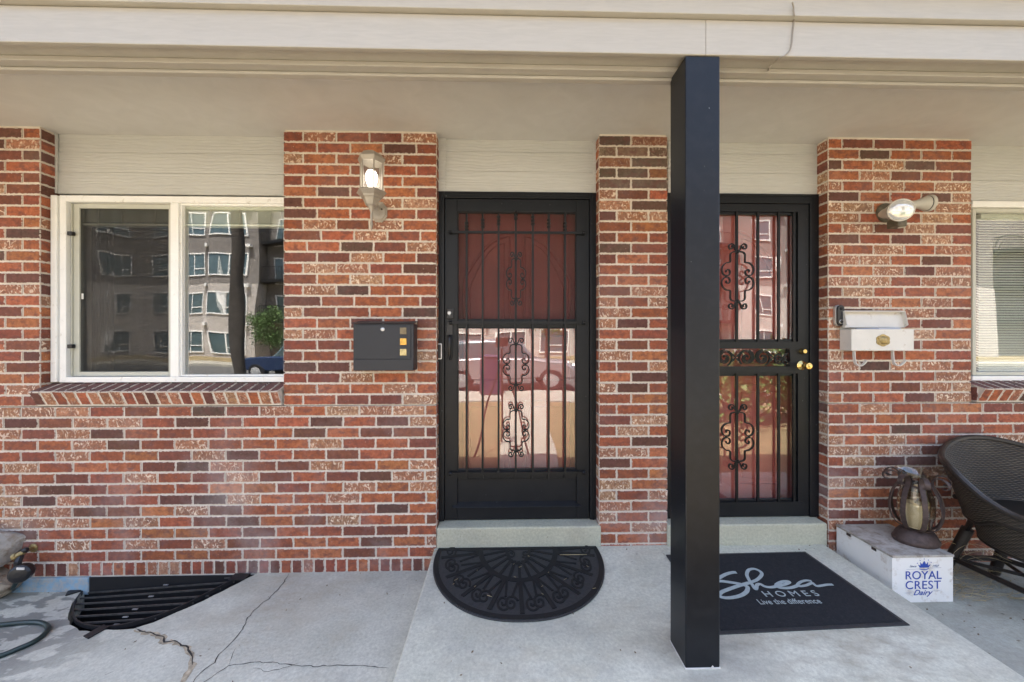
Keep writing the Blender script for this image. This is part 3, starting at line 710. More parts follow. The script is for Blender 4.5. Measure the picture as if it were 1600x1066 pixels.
    for s_ in (-1, 1):
        for (i_, rr_) in ((0, .012), (.045, .007)):
            xi, xo = c+s_*(.05+i_), c+s_*(.36-i_)
            for zz in ((.30+i_, .98-i_),): m.tube([(a, yr-.003, b) for a, b in ((xi,zz[0]),(xo,zz[0]),(xo,zz[1]),(xi,zz[1]))], rr_, 6, closed=True)
            arc = [(xi + (xo-xi)*k/10, 2.04 - i_ - .30*(k/10)**2) for k in range(11)]
            m.tube([(a, yr-.003, b) for a, b in [(xi,1.14+i_),(xo,1.14+i_)] + arc[::-1]], rr_, 6, closed=True)
    m.build('panel_moulding', M['red'], RD, smooth=True)
door_two()
# doorsteps
for (a, b) in ((X(682.5,-.012), X(939.5,-.012)), (xC1-.005, X(1293,-.012))):
    m = MB(); m.box(a, b, -.014, .25, -.02, .129); m.build('doorstep', M['step'], house, bevel=.010, segs=3)

# ------------------------------------------------------------------ ground: porch slab, pads, lawn, walk, street
def zs(y): return .022*y
xs0, xs1 = -.425, 2.045
m = MB(); y0 = -1.15
n = len(m.v); m.v += [(xs0,y0,zs(y0)),(xs1,y0,zs(y0)),(xs1,.08,0),(xs0,.08,0),(xs0,y0,-.5),(xs1,y0,-.5),(xs1,.08,-.5),(xs0,.08,-.5)]
for f in ((0,1,2,3),(0,4,5,1),(1,5,6,2),(2,6,7,3),(3,7,4,0)): m.f.append(f); m.m.append(0)
tag(m.build('porch_slab', M['slab'], None, bevel=.012, segs=3), kind='structure')
def zl(x, y): 
    t = min(max((-1.55 - x)/1.1, 0), 1); t = t*t*(3-2*t); return -.139 - .088*t + .010*min(0, y)
def atl(px, py):
    z = -.16
    for _ in range(5): p = atz(px, py, z); z = zl(p.x, p.y)
    return Vector((p.x, p.y, z))
WELL = [(141,917),(126,930),(114,942),(106,960),(109,976),(124,985),(144,988),(166,984),(208,983),(240,972),(276,957),(320,938),(360,917),(384,905),(396,899)]
wp = [atl(a, b) for a, b in WELL]; wp[0].y = min(wp[0].y, -.02)
# slightly ragged concrete edge
well = [Vector((wp[0].x, .02))] + [Vector((p.x, p.y)) for p in wp] + [Vector((wp[-1].x+.02, .02))]
dense = []
for i in range(len(well)-1):
    a, b = well[i], well[i+1]; k = max(1, int((b-a).length/.035))
    for j in range(k): dense.append(a.lerp(b, j/k) + (Vector((rnd.uniform(-.004,.004), rnd.uniform(-.004,.004))) if 0 < i else Vector((0,0))))
dense.append(well[-1])
def inside(p, poly):
    c = False; n = len(poly); j = n-1
    for i in range(n):
        if (poly[i].y > p.y) != (poly[j].y > p.y) and p.x < (poly[j].x-poly[i].x)*(p.y-poly[i].y)/(poly[j].y-poly[i].y)+poly[i].x: c = not c
        j = i
    return c
vs = []; nx, ny = 60, 16
for i in range(nx+1):
    for j in range(ny+1):
        p = Vector((XL + (xs0-.004-XL)*i/nx, -1.45 + 1.47*j/ny))
        if not any((p-q).length < .02 for q in dense): vs.append(p)
base = len(vs); vs += dense; ed = [(base+i, base+i+1) for i in range(len(dense)-1)]
ov, oe, of, *_ = delaunay_2d_cdt(vs, ed, [], 0, 1e-5)
bm = bmesh.new(); bv = [bm.verts.new((p.x, p.y, zl(p.x, p.y))) for p in ov]
for f in of:
    c = sum((Vector(ov[i]) for i in f), Vector((0,0)))/len(f)
    if not inside(c, dense):
        try: bm.faces.new([bv[i] for i in f])
        except ValueError: pass
bmesh.ops.delete(bm, geom=[v for v in bm.verts if not v.link_faces], context='VERTS')
bmesh.ops.recalc_face_normals(bm, faces=bm.faces)
if sum(f.normal.z for f in bm.faces) < 0: bmesh.ops.reverse_faces(bm, faces=bm.faces)
be = [e for e in bm.edges if e.is_boundary]; ex = bmesh.ops.extrude_edge_only(bm, edges=be)
for g in ex['geom']:
    if isinstance(g, bmesh.types.BMVert): g.co.z -= .11
me = bpy.data.meshes.new('concrete_pad'); bm.to_mesh(me); bm.free(); me.materials.append(M['pad']); me.materials.append(M['crack']); me.materials.append(M['chip'])
pad = bpy.data.objects.new('concrete_pad', me); sc.collection.objects.link(pad); tag(pad, kind='structure')
# cracks are thin ribbons of the pad
def ribbon(pts, wd, mi, m, lift=.0012, jag=.004):
    P = []
    for a, b in zip(pts, pts[1:]):
        pa, pb = atl(*a), atl(*b); k = max(1, int((pb-pa).length/.018))
        for j in range(k): q = pa.lerp(pb, j/k); P.append(Vector((q.x + rnd.uniform(-jag,jag), q.y + rnd.uniform(-jag,jag), 0)))
    P.append(atl(*pts[-1])); L = len(P); pv = None
    for i, p in enumerate(P):
        t = (P[min(i+1,L-1)] - P[max(i-1,0)]); t.z = 0; t.normalize(); n = Vector((-t.y, t.x, 0)); ww = wd*rnd.uniform(.45,1.3)*min(1, (i+1)/4, (L-i)/4)
        a, b = p + n*ww*.5, p - n*ww*.5; a.z = zl(a.x,a.y)+lift; b.z = zl(b.x,b.y)+lift
        if pv: m.quad(pv[0], pv[1], b, a, mi)
        pv = (a, b)
m = MB()
ribbon([(452,897),(437,919),(420,936),(411,941),(398,954),(387,966),(380,984),(362,1005),(340,1024),(336,1036),(312,1052),(300,1069),(280,1100)], .0042, 0, m)
ribbon([(305,1085),(318,1066),(340,1052),(358,1040),(390,1036),(420,1035),(470,1042),(540,1040),(606,1043)], .0032, 0, m)
ribbon([(358,1040),(361,1028),(368,1013)], .0025, 0, m); ribbon([(396,1044),(420,1050),(450,1042),(470,1036)], .0025, 0, m)
ribbon([(164,1056),(177,1050)], .006, 0, m)
ribbon([(208,985),(224,990),(240,992),(255,998),(256,1006),(272,1003),(292,1014),(300,1028),(300,1040),(286,1065),(270,1090)], .024, 1, m, .0016, .006)
ribbon([(210,983),(224,988),(240,990),(255,996),(257,1005),(272,1002),(293,1013),(301,1028),(301,1040)], .007, 0, m, .0026, .004)
ck = m.build('crack', [M['crack'], M['chip']], pad)
# right pad
m = MB(); m.box(xs1+.006, XR, -1.45, .02, -.45, -.137); tag(m.build('paving_pad', M['pad_right'], None, bevel=.004), kind='structure')
def mk_lawn():
    s = NT('dry_lawn'); c = s.mix(s.ramp(s.noise(3.5, 8, .7), .42, .58), (.22,.155,.07), (.12,.11,.045)); c = s.mix(s.ramp(s.noise(40, 4, .7), .35, .7), c, (.30,.23,.13))
    s.ln(c, s.b.inputs['Base Color']); s.b.inputs['Roughness'].default_value = 1; s.ln(s.bump(s.noise(60, 5, .7), 1, .03), s.b.inputs['Normal']); return s.mat
M['lawn'] = mk_lawn()
m = MB(); m.box(-150, 150, -6.45, -1.46, -.6, -.20); tag(m.build('lawn', M['lawn'], None), kind='structure')
m = MB(); m.quad((-200,-200,-.75),(200,-200,-.75),(200,60,-.75),(-200,60,-.75)); tag(m.build('ground', M['lawn'], None), kind='structure')
m = MB(); m.prism([(-.03,-1.16,-.16),(.55,-1.16,-.16),(1.08,-6.44,-.16),(.02,-6.44,-.16)], (0,0,-.3)); tag(m.build('front_walk', M['walk'], None, bevel=.004), kind='structure')
m = MB(); m.box(-150,150,-8.2,-6.46,-.6,-.17); tag(m.build('sidewalk', M['walk'], None), kind='structure')
M['asphalt'] = basic('asphalt', (.085,.083,.08), .9, var=.2, bump=.5)
m = MB(); m.box(-150,150,-20.5,-8.22,-.7,-.34); tag(m.build('street', M['asphalt'], None), kind='structure')
m = MB(); m.box(-150,150,-23.5,-20.52,-.7,-.2); tag(m.build('sidewalk', M['walk'], None), kind='structure')
m = MB(); m.box(-150,150,-36,-23.52,-.72,-.22); tag(m.build('lawn', M['lawn'], None), kind='structure')

exec_parts = []
# ------------------------------------------------------------------ window well grate
G = empty('window_well_grate', (wp[3].x, -.1, -.2), label='black half oval grate over the window well under the left window', cat='grate')
def lift(p, dz): return Vector((p.x, p.y, p.z + dz))
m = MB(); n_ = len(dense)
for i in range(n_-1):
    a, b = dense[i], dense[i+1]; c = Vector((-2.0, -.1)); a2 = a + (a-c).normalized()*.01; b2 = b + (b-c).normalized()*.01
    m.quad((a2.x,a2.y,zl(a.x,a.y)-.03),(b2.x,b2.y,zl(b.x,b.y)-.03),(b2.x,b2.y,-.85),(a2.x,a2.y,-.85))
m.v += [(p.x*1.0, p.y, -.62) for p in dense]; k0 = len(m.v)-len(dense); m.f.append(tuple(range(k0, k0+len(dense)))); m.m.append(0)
m.box(dense[0].x-.02, dense[-1].x+.02, -.006, .0, -.85, -.1475)  # added near-black backing sheets; their colour stands in for the well's shade
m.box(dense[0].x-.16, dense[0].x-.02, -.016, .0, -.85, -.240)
m.build('well_liner_and_shade_backing', M['dark'], G)
INN = [(129,923),(117,940),(114,958),(122,971),(146,978),(176,978),(220,969),(274,951),(320,928),(364,906),(382,898)]
ip = smooth_pts([lift(atl(a,b), -.008) for a, b in INN], 5)
m = MB(); m.tube(ip, .004, 4, flat=((0,0,1), .004, .010)); m.build('rim', M['grate'], G)
SL = [((205,165),(1400,88)),((190,215),(1330,130)),((130,258),(1225,180)),((100,302),(1130,238)),((80,350),(1010,292)),((75,400),(880,352)),((105,452),(720,412))]
for a, b in SL:
    p, q = atl(100+a[0]/5, 880+a[1]/5), atl(100+b[0]/5, 880+b[1]/5)
    m = MB(); m.tube([lift(p,-.014), lift(q,-.014)], .004, 4, flat=((0,0,1), .0035, .004)); m.build('slat', M['grate_top'], G)
for pts in ([(122,925),(134,920),(128,915)],):
    pass
for (a, b, wd) in (((104,929),(128,922),.05), ((134,998),(166,980),.045), ((362,903),(386,903),.06)):
    p, q = lift(atl(*a), .006), lift(atl(*b), .006); m = MB(); m.tube([p, q], .01, 4, flat=((0,0,1), wd/2, .003)); m.build('strap', M['grate'], G)
for (px, py) in ((259,913),(236,931),(211,951),(196,963),(182,975)):
    p = lift(atl(px,py), -.006); m = MB(); m.box(p.x-.014, p.x+.014, p.y-.005, p.y+.005, p.z, p.z+.005); m.build('clip', M['clip'], G, bevel=.002)

# ------------------------------------------------------------------ hose, rocks, tap
def hz(px, py, dz): p = atl(px, py); p.z += dz; return p
m = MB(); hp = [hz(a, b, .012) for a, b in ((-150,1000),(-60,985),(0,980),(30,977),(55,976),(70,979),(75,986),(68,996),(50,1008),(25,1019),(0,1029),(-50,1045),(-120,1060))]
m.tube(smooth_pts(hp, 6), .0115, 10); h = m.build('garden_hose', M['hose'], None, smooth=True); tag(h, 'dark green garden hose curled on the concrete at the left edge', 'hose')
def rock(name, c, s_, mat, seed, label):
    bm = bmesh.new(); bmesh.ops.create_icosphere(bm, subdivisions=4, radius=1); r_ = random.Random(seed)
    pl = [(Vector((r_.gauss(0,1), r_.gauss(0,1), r_.gauss(0,1))).normalized(), r_.uniform(.62,.85)) for _ in range(14)]
    from mathutils import noise as NZ
    for v in bm.verts:
        for n, d in pl:
            k = v.co.dot(n)
            if k > d: v.co -= n*(k-d)*.92
        v.co *= 1 + .05*NZ.noise(v.co*3 + Vector((seed,0,0))) + .02*NZ.noise(v.co*9)
        v.co = Vector((v.co.x*s_[0], v.co.y*s_[1], v.co.z*s_[2]))
    me = bpy.data.meshes.new(name); bm.to_mesh(me); bm.free(); me.materials.append(mat)
    for p in me.polygons: p.use_smooth = True
    try: me.set_sharp_from_angle(angle=R(25))
    except Exception: pass
    o = bpy.data.objects.new(name, me); sc.collection.objects.link(o); o.location = c; return tag(o, label, 'rock', 'pale boulders by the wall')
p = atl(2, 958); zg = p.z
rock('boulder', (p.x-.28, p.y+.10, zg+.085), (.24,.20,.115), M['rock2'], 5, 'tan boulder lying on the concrete, under the grey boulder')
rock('boulder', (p.x-.275, p.y+.14, zg+.27), (.22,.18,.15), M['rock'], 11, 'grey boulder stacked on top of the tan boulder')
T_ = empty('outdoor_tap', (X(52), 0, Z(857,52)), label='brass outdoor tap with black hose fittings low on the brick wall', cat='tap')
def P_(px, py, Y): return at(px, py, Y)
m = MB(); m.lathe([(.026,0),(.026,.005),(.020,.009),(.012,.012)], P_(53,856,0), (0,-1,0), 16); m.tube([P_(53,856,0), P_(45,859,-.04), P_(36,863,-.07)], .011, 8); m.tube([P_(38,862,-.06), P_(22,871,-.09)], .015, 10)
m.lathe([(.012,0),(.02,.004),(.02,.02),(.012,.024)], P_(28,868,-.08), (-.8,-.3,-.3), 8)
m.build('spigot', M['gold'], T_, smooth=True)
m = MB(); c = P_(36,862,-.06); m.lathe([(.008,-.03),(.016,-.02),(.016,.02),(.008,.03)], c, (.9,0,.5), 8); m.tube([P_(32,868,-.07), P_(28,878,-.09), P_(27,888,-.09)], .016, 8); m.build('fitting', M['plastic'], T_, smooth=True)
m = MB(); m.lathe([(.02,-.03),(.045,-.026),(.05,-.01),(.05,.02),(.038,.03),(.015,.034)], P_(34,895,-.10), (.35,-.9,.1), 20); m.build('hose_timer', M['plastic'], T_, bevel=.002)
m = MB(); q = P_(33,889,-.14); m.box(q.x-.022, q.x+.02, q.y-.004, q.y, q.z-.004, q.z+.008); m.build('sticker', M['white_paint'], T_)
m = MB(); ff = P_(30,902,-.10); g = atl(40,922); m.tube(smooth_pts([ff, ff+Vector((-.02,-.01,-.05)), Vector((g.x-.08, g.y-.01, g.z+.012)), Vector((g.x-.3, g.y-.0, g.z+.0)), Vector((g.x-.6, g.y-.02, g.z-.0))], 6), .011, 8); m.build('hose_end', M['hose'], T_, smooth=True)

# ------------------------------------------------------------------ wall lantern
S = empty('wall_lantern', (X(593), 0, Z(333,593)), label='champagne metal wall lantern with lit bulb on the brick pier left of the door', cat='wall light')
LM = M['lamp_metal']; lc = at(580.5, 300, -.135); cx, cy = lc.x, -.135
zc = lambda py: Z(py, 580, cy)
m = MB(); plc = at(592.5, 332, 0); m.lathe([(.060,0),(.060,.006),(.050,.012),(.048,.018),(.030,.022)], (plc.x, 0, plc.z), (0,-1,0), 8, sx=.92, sy=1.12, a0=R(22.5)); m.build('wall_plate', LM, S, bevel=.002)
m = MB(); m.lathe([(.006,0),(.006,.003),(.002,.004)], (plc.x+.022, -.020, plc.z+.012), (0,-1,0), 8); m.build('screw', M['rust'], S)
a0 = R(0)
H = lambda r_: r_/math.cos(R(30))
m = MB(); m.lathe([(H(.030),0),(H(.068),-.004),(H(.070),-.012),(H(.062),-.030),(H(.060),-.034)][::-1], (cx,cy,zc(247)), seg=6, a0=a0); m.lathe([(H(.060),0),(H(.066),.006),(H(.05),.03),(H(.02),.05),(.004,.055)], (cx,cy,zc(247)-.012), seg=6, a0=a0); m.build('cap', LM, S, bevel=.002)
gt, gb = zc(247)-.034, zc(300)
for k in range(6):
    a = R(60*k); x, y = cx+.064*math.cos(a), cy+.064*math.sin(a); m = MB(); m.tube([(x,y,gb),(x,y,gt)], .0045, 6); m.build('rib', LM, S)
for k in range(6):
    a, b = R(60*k), R(60*k+60); m = MB(); r_ = .0605
    m.quad((cx+r_*math.cos(a),cy+r_*math.sin(a),gb),(cx+r_*math.cos(b),cy+r_*math.sin(b),gb),(cx+r_*math.cos(b),cy+r_*math.sin(b),gt),(cx+r_*math.cos(a),cy+r_*math.sin(a),gt)); m.build('pane', M['lamp_glass'], S)
m = MB(); m.lathe([(.004,zc(352)-gb-.02),(.010,zc(350)-gb),(.006,zc(345)-gb),(.009,zc(338)-gb),(.007,zc(332)-gb),(.020,zc(324)-gb),(H(.030),zc(321)-gb),(H(.044),zc(311)-gb),(H(.050),zc(311)-gb+.001),(H(.054),zc(307)-gb),(H(.060),zc(306)-gb),(H(.076),zc(302)-gb),(H(.070),.002)], (cx,cy,gb), seg=6, a0=a0); m.build('base', LM, S, bevel=.0015)
m = MB(); m.tube(smooth_pts([(plc.x, -.02, plc.z+.01), (plc.x, -.055, plc.z+.03), (cx, cy+.035, zc(322)+.0), (cx, cy+.005, zc(321))], 5), .010, 8); m.build('arm', LM, S, smooth=True)
m = MB(); m.tube([(cx,cy,zc(345)),(cx,cy,zc(360))], [.005,.003], 6); m.build('finial', LM, S, smooth=True)
m = MB(); m.lathe([(.014,0),(.016,.02),(.026,.045),(.034,.075),(.034,.095),(.024,.118),(.006,.128)], (cx,cy,gb+.002), seg=18); m.build('bulb', M['bulb'], S, smooth=True)

# ------------------------------------------------------------------ black mailbox
Yf = -.105; x0, x1 = X(551.5,Yf), X(646,Yf); z0, z1 = Z(579.5,600,Yf), Z(505.5,600,Yf)
B_ = empty('mailbox', ((x0+x1)/2, 0, z0), label='charcoal metal mailbox with three amber windows on the brick pier', cat='mailbox')
m = MB(); m.box(x0, x1, Yf+.004, -.001, z0, z1-.002); m.build('body', M['mailbox'], B_, bevel=.003)
m = MB(); zk = Z(561.5,600,Yf); m.box(x0+.002, x1-.002, Yf, Yf+.004, z0+.002, zk-.0015); m.box(x0+.014, x1-.016, Yf-.001, Yf+.004, zk+.0015, z1-.010); m.build('front_door', M['mailbox'], B_, bevel=.0015)
m = MB(); m.prism([(x0-.004, Yf-.008, z1-.001), (x0-.004, -.001, z1+.014), (x0-.004, -.001, z1+.018), (x0-.004, Yf-.008, z1+.003)], (x1-x0+.008, 0, 0)); m.build('lid', M['mailbox'], B_, bevel=.001)
m = MB(); lk = at(598, 514.8, Yf); m.lathe([(.012,0),(.012,.002),(.009,.005),(.003,.006)], (lk.x, Yf-.001, lk.z), (0,-1,0), 20); m.build('lock', M['silver'], B_, smooth=True)
M['amb1'] = basic('amber_dim', (.17,.14,.09), .3, .6, var=.3, nscale=40); M['amb2'] = basic('amber_bright', (.62,.36,.08), .25, .6, var=.3, nscale=60); M['amb3'] = basic('amber_pale', (.42,.35,.18), .25, .6, var=.4, nscale=60)
for py, mm in ((517.3,'amb1'),(534,'amb2'),(550.5,'amb3')):
    c = at(630.2, py, Yf); m = MB(); m.box(c.x-.0195, c.x+.0195, Yf-.0035, Yf+.002, c.z-.020, c.z+.020); m.build('window', M[mm], B_, bevel=.002)

# ------------------------------------------------------------------ flood light
Fl = empty('flood_light', (X(1385), 0, Z(332,1385)), label='twin head security flood light on the right brick pier', cat='flood light')
c = at(1383, 333, 0); m = MB(); m.lathe([(.062,0),(.060,.010),(.050,.018),(.020,.022)], (c.x, 0, c.z), (0,-1,0), 28); m.tube([(c.x,-.02,c.z), (c.x+.02,-.06,c.z)], .018, 10); m.build('wall_plate', M['olive'], Fl, smooth=True)
c1 = at(1407, 328.5, -.20); ax = Vector((-.12, -.92, -.12)).normalized()
m = MB(); m.lathe([(.020,-.13),(.030,-.11),(.036,-.08),(.056,-.03),(.066,-.008),(.070,0),(.070,.006)], c1, ax, 28, sx=1.08, sy=.92); m.build('lamp_head', M['cream'], Fl, smooth=True)
M['lens'] = basic('frosted_lens', (.80,.80,.78), .12, .45, var=.06, nscale=14, bump=.3, bscale=60)
m = MB(); m.lathe([(.064,0),(.060,.008),(.045,.016),(.02,.021),(.003,.022)], c1+ax*.006, ax, 28, sx=1.08, sy=.92); m.build('lens', M['lens'], Fl, smooth=True)
c2 = at(1448, 318, -.10); ax2 = Vector((1, -.10, .05)).normalized()
m = MB(); m.lathe([(.018,-.14),(.020,-.10),(.024,-.06),(.034,-.03),(.045,-.004)], c2, ax2, 24); m.lathe([(.048,0),(.050,.004),(.050,.018),(.044,.024)], c2, ax2, 24); m.build('lamp_head', M['cream'], Fl, smooth=True)
m = MB(); m.lathe([(.046,-.004),(.046,.001)], c2, ax2, 24); m.build('gasket', M['plastic'], Fl)
c3 = at(1403, 350, -.10); m = MB(); m.box(c3.x-.032, c3.x+.028, -.13, -.06, c3.z-.022, c3.z+.03); m.tube([(c.x+.01,-.02,c.z-.01),(c3.x,-.08,c3.z+.01)], .014, 8); m.build('motion_sensor', M['olive'], Fl, bevel=.008)
c4 = at(1412, 351, -.11); m = MB(); m.lathe([(.012,-.03),(.018,-.01),(.02,0)], c4, (.7,-.4,.3), 14); m.build('sensor_eye', M['cream'], Fl, smooth=True)

# ------------------------------------------------------------------ doorbell and white mailbox
Yd = -.03; c = at(1314, 493, Yd)
DB = empty('doorbell_camera', (c.x, 0, c.z), label='black oval doorbell camera on the pier beside the white mailbox', cat='doorbell')
def stadium(cx_, cz_, w_, h_, y, n=10):
    out = []
    for k in range(n+1): a = R(180*k/n); out.append((cx_+w_*math.cos(a), y, cz_+h_-w_+w_*math.sin(a)))
    for k in range(n+1): a = R(180+180*k/n); out.append((cx_+w_*math.cos(a), y, cz_-h_+w_+w_*math.sin(a)))
    return out
m = MB(); m.prism(stadium(c.x-.003, c.z, .023, .067, -.020), (0,.020,0)); m.build('housing', M['silver'], DB, bevel=.002)
m = MB(); m.prism(stadium(c.x, c.z, .0225, .066, Yd-.002), (0,.011,0)); m.build('faceplate', M['plastic'], DB, bevel=.003)
m = MB(); m.lathe([(.013,0),(.013,.002),(.011,.003)], (c.x, Yd-.002, c.z-.040), (0,-1,0), 20); m.build('button', M['silver'], DB)
m = MB(); m.lathe([(.0105,0),(.0105,.002),(.008,.003)], (c.x, Yd-.0035, c.z-.040), (0,-1,0), 20); m.build('button_cap', M['plastic'], DB)
m = MB(); m.lathe([(.009,0),(.009,.001),(.006,.002)], (c.x, Yd-.002, c.z+.042), (0,-1,0), 16); m.build('camera_lens', M['dark'], DB)
Yf = -.085; x0, x1 = X(1330.5,Yf), X(1428,Yf); z0, z1 = Z(548,1380,Yf), Z(514.5,1380,Yf)
W_ = empty('mailbox', ((x0+x1)/2, 0, z0), label='open white metal mailbox full of letters with a gold crest', cat='mailbox')
WP = M['white_paint']; m = MB(); t = .004
m.box(x0, x1, Yf, Yf+t, z0, z1); m.box(x0, x0+t, Yf+t, -.002, z0, z1); m.box(x1-t, x1, Yf+t, -.002, z0, z1); m.box(x0+t, x1-t, Yf+t, -.002, z0, z0+t); m.box(x0+t, x1-t, -.006, -.002, z0+t, z1+.02)
m.build('body', WP, W_, bevel=.0015)
zl0, zl1 = Z(512,1370,-.03), Z(486,1370,-.02)
m = MB(); m.prism([(x0-.006, -.036, zl0), (x0-.006, -.012, zl1), (x0-.006, -.006, zl1), (x0-.006, -.028, zl0)], (x1-x0-.0, 0, 0)); m.prism([(x0-.006, -.036, zl0),(x0-.006,-.060,zl0+.016),(x0-.006,-.042,zl1-.006),(x0-.006,-.012,zl1)], (.003,0,0)); m.prism([(x1-.009, -.036, zl0),(x1-.009,-.060,zl0+.016),(x1-.009,-.042,zl1-.006),(x1-.009,-.012,zl1)], (.003,0,0))
m.prism([(x0-.006,-.042,zl1-.008),(x0-.006,-.012,zl1+.001),(x0-.006,-.012,zl1+.004),(x0-.006,-.042,zl1-.004)], (x1-x0,0,0))
m.build('lid', WP, W_, bevel=.001)
LT = [(.05,.20,-.062,.010,0),(.07,.34,-.05,.013,.02),(.18,.36,-.042,.020,-.05),(.21,.37,-.034,.024,.06)]
for k, (a, b, y, h_, rot) in enumerate(LT):
    L = empty('letter', (x0+(a+b)/2, y, z1), label=['dark printed leaflet at the front left inside the white mailbox','long white envelope lying level along the open white mailbox','pale envelope tilting down behind the long envelope in the white mailbox','rearmost envelope slanting up at the right of the white mailbox'][k], cat='letter', group='letters in the white mailbox')
    m = MB(); m.prism([(x0+a, y, z1-.05), (x0+b, y, z1-.05+rot*.1), (x0+b, y+.004, z1+h_*.5+rot*(b-a)), (x0+a, y+.004, z1+h_*.5)], (0,.0015,0)); m.build('paper', M['paper'] if k else M['navy2'], L)
for px in (1331, 1391):
    xx = X(px+1, -.06); m = MB(); zt_ = z0; hx = [(xx, -.07, zt_), (xx, -.072, zt_-.05), (xx+.004, -.078, zt_-.082), (xx+.022, -.086, zt_-.094), (xx+.042, -.094, zt_-.078), (xx+.052, -.098, zt_-.056)]
    m.tube(smooth_pts(hx, 5), .006, 4, flat=((0,1,0), .0022, .0085)); m.build('newspaper_hook', M['white_paint'], W_)
c = at(1379.5, 532, Yf); m = MB()
out = []
for k in range(28):
    a = 2*math.pi*k/28; r_ = .028*(1+.16*math.cos(2*a)*0 + .14*abs(math.sin(3*a))); out.append((c.x + r_*1.45*math.cos(a), Yf-.003, c.z + r_*1.2*math.sin(a)))
m.prism(out, (0,.003,0)); m.lathe([(.026,0),(.023,.004),(.014,.007),(.003,.008)], (c.x, Yf-.003, c.z), (0,-1,0), 16); 
for s_ in (-1,1):
    m.lathe([(.008,0),(.007,.003),(.003,.004)], (c.x+s_*.027, Yf-.003, c.z+.016), (0,-1,0), 10); m.lathe([(.007,0),(.006,.003),(.003,.004)], (c.x+s_*.025, Yf-.003, c.z-.018), (0,-1,0), 10)
m.build('crest', M['gold'], W_, smooth=True)

# ------------------------------------------------------------------ beam wire
m = MB(); yw = BF-.005
pts = [at(1238,4,yw-.055), at(1240,12,BF-.030), at(1241,23,BF-.029), at(1241,29,yw-.001), at(1239,50,yw), at(1236,75,yw), at(1228,86,yw)]
pts += [atz(1218,91,ZB-.003), atz(1206,101,ZB-.003), atz(1201,107,ZB-.018), at(1200,112,BB-.02), at(1197,120,BB+.01)]
m.tube(smooth_pts(pts, 5), .0028, 6); tag(m.build('cable', M['wire'], None, smooth=True), 'thin grey cable stapled down the beam right of the post', 'cable')

# ------------------------------------------------------------------ half moon mat
def rel_box(m, a, b, wd, z0, z1): m.tube([(a[0],a[1],(z0+z1)/2), (b[0],b[1],(z0+z1)/2)], .01, 4, flat=((0,0,1), wd/2, (z1-z0)/2))
cx = (X(677,-.1)+X(947,-.1))/2; cy = -.022
MT = empty('doormat', (cx, cy, .001), label='half moon black rubber doormat with scrolled fan relief', cat='doormat')
slope = lambda y, dz: zs(y)+dz
pa, pb = atz(677, 900, 0), atz(947, 900, 0); RX = (pb.x-pa.x)/2*1.05; cx = (pa.x+pb.x)/2; yb_ = atz(812, 972, -.01).y; RY = abs(yb_-cy)-.0
def mp(u, v): return (cx + u*RX, cy - v*RY)
outl = []
for k in range(49):
    a = math.pi*k/48; a = -.17 + (math.pi+.34)*k/48; c_, s__ = math.cos(a), math.sin(a); outl.append((math.copysign(abs(c_)**.88, c_), max(0, .145 + .855*s__)))
bot = [(*mp(u, v), 0) for u, v in outl]
m = MB(); m.prism([(x, y, zs(y)+.001) for x, y, _ in bot], (0,0,.007)); m.build('base', M['rubber'], MT, bevel=.002)
M['rubber2'] = basic('mat_relief', (.0055,.006,.007), .75, var=.3, nscale=60, bump=.4, bscale=220)
m = MB()
def line(P, wd=.018, h=.006):
    pp = [(*mp(u, v), 0) for u, v in P]; m.tube([(x, y, zs(y)+.009) for x, y, _ in pp], .01, 4, flat=((0,0,1), wd/2, h/2))
line([(u*.965, v*.965) for u, v in outl], .026); line([(-.95,.02),(.95,.02)], .024)
line([(.14*u, .30*v*.9) for u, v in outl]); line([(.46*math.cos(a_), .52*math.sin(a_)) for a_ in [math.pi*k/30 for k in range(31)]], .030)
for k in range(13):
    a = math.pi*(k+.0)/12; ca, sa = math.cos(a), math.sin(a)
    if 0 < k < 12: line([(.16*ca, .24*sa), (.44*ca, .50*sa)], .016)
for k in range(9):
    a = math.pi*(k+.5)/9; ca, sa = math.cos(a), math.sin(a)
    line([(.48*ca, .54*sa), (.93*ca, .93*sa)], .022); line([(.48*math.cos(a+.05), .54*math.sin(a+.05)), (.72*math.cos(a+.13), .75*math.sin(a+.13))], .012); line([(.48*math.cos(a-.05), .54*math.sin(a-.05)), (.72*math.cos(a-.13), .75*math.sin(a-.13))], .012)
    for s_ in (-1, 1):
        b = a + s_*.125; c_ = (.82*math.cos(b), .80*math.sin(b)+.02); sp = spiral(c_[0], c_[1], .010, .070, a + R(90), a + R(90) + s_*R(520), 30)
        line([(u, c_[1] + (v-c_[1])*1.3) for u, v in sp], .011)
for s_ in (-1,1): sp = spiral(s_*.085, .12, .012, .05, 0, s_*R(500), 26); line([(u, .12+(v-.12)*1.35) for u, v in sp], .009)
m.build('relief', M['rubber2'], MT)
# ------------------------------------------------------------------ rectangular mat
A = atz(1258, 862.5, 0); Bq = atz(1416, 972, -.01); 
xl = atz(1037, 870, 0).x; yb0 = A.y; yf0 = atz(1125, 988, -.012).y; xr = (A.x+Bq.x)/2
RM = empty('doormat', ((xl+xr)/2, (yb0+yf0)/2, 0), label='rectangular black carpet doormat with grey script lettering', cat='doormat')
corners = [(xl+.0, yf0-.012), (xr+.01, yf0+.02), (xr-.01, yb0), (xl+.02, yb0-.012)]
m = MB(); m.prism([(x,y,zs(y)+.001) for x,y in corners], (0,0,.004)); m.build('rubber_border', M['rubber'], RM, bevel=.001)
cc = Vector(((xl+xr)/2, (yb0+yf0)/2)); m = MB(); m.prism([(cc.x+(x-cc.x)*.957, cc.y+(y-cc.y)*.94, zs(y)+.0052) for x,y in corners], (0,0,.004)); m.build('carpet', M['carpet'], RM, bevel=.001)
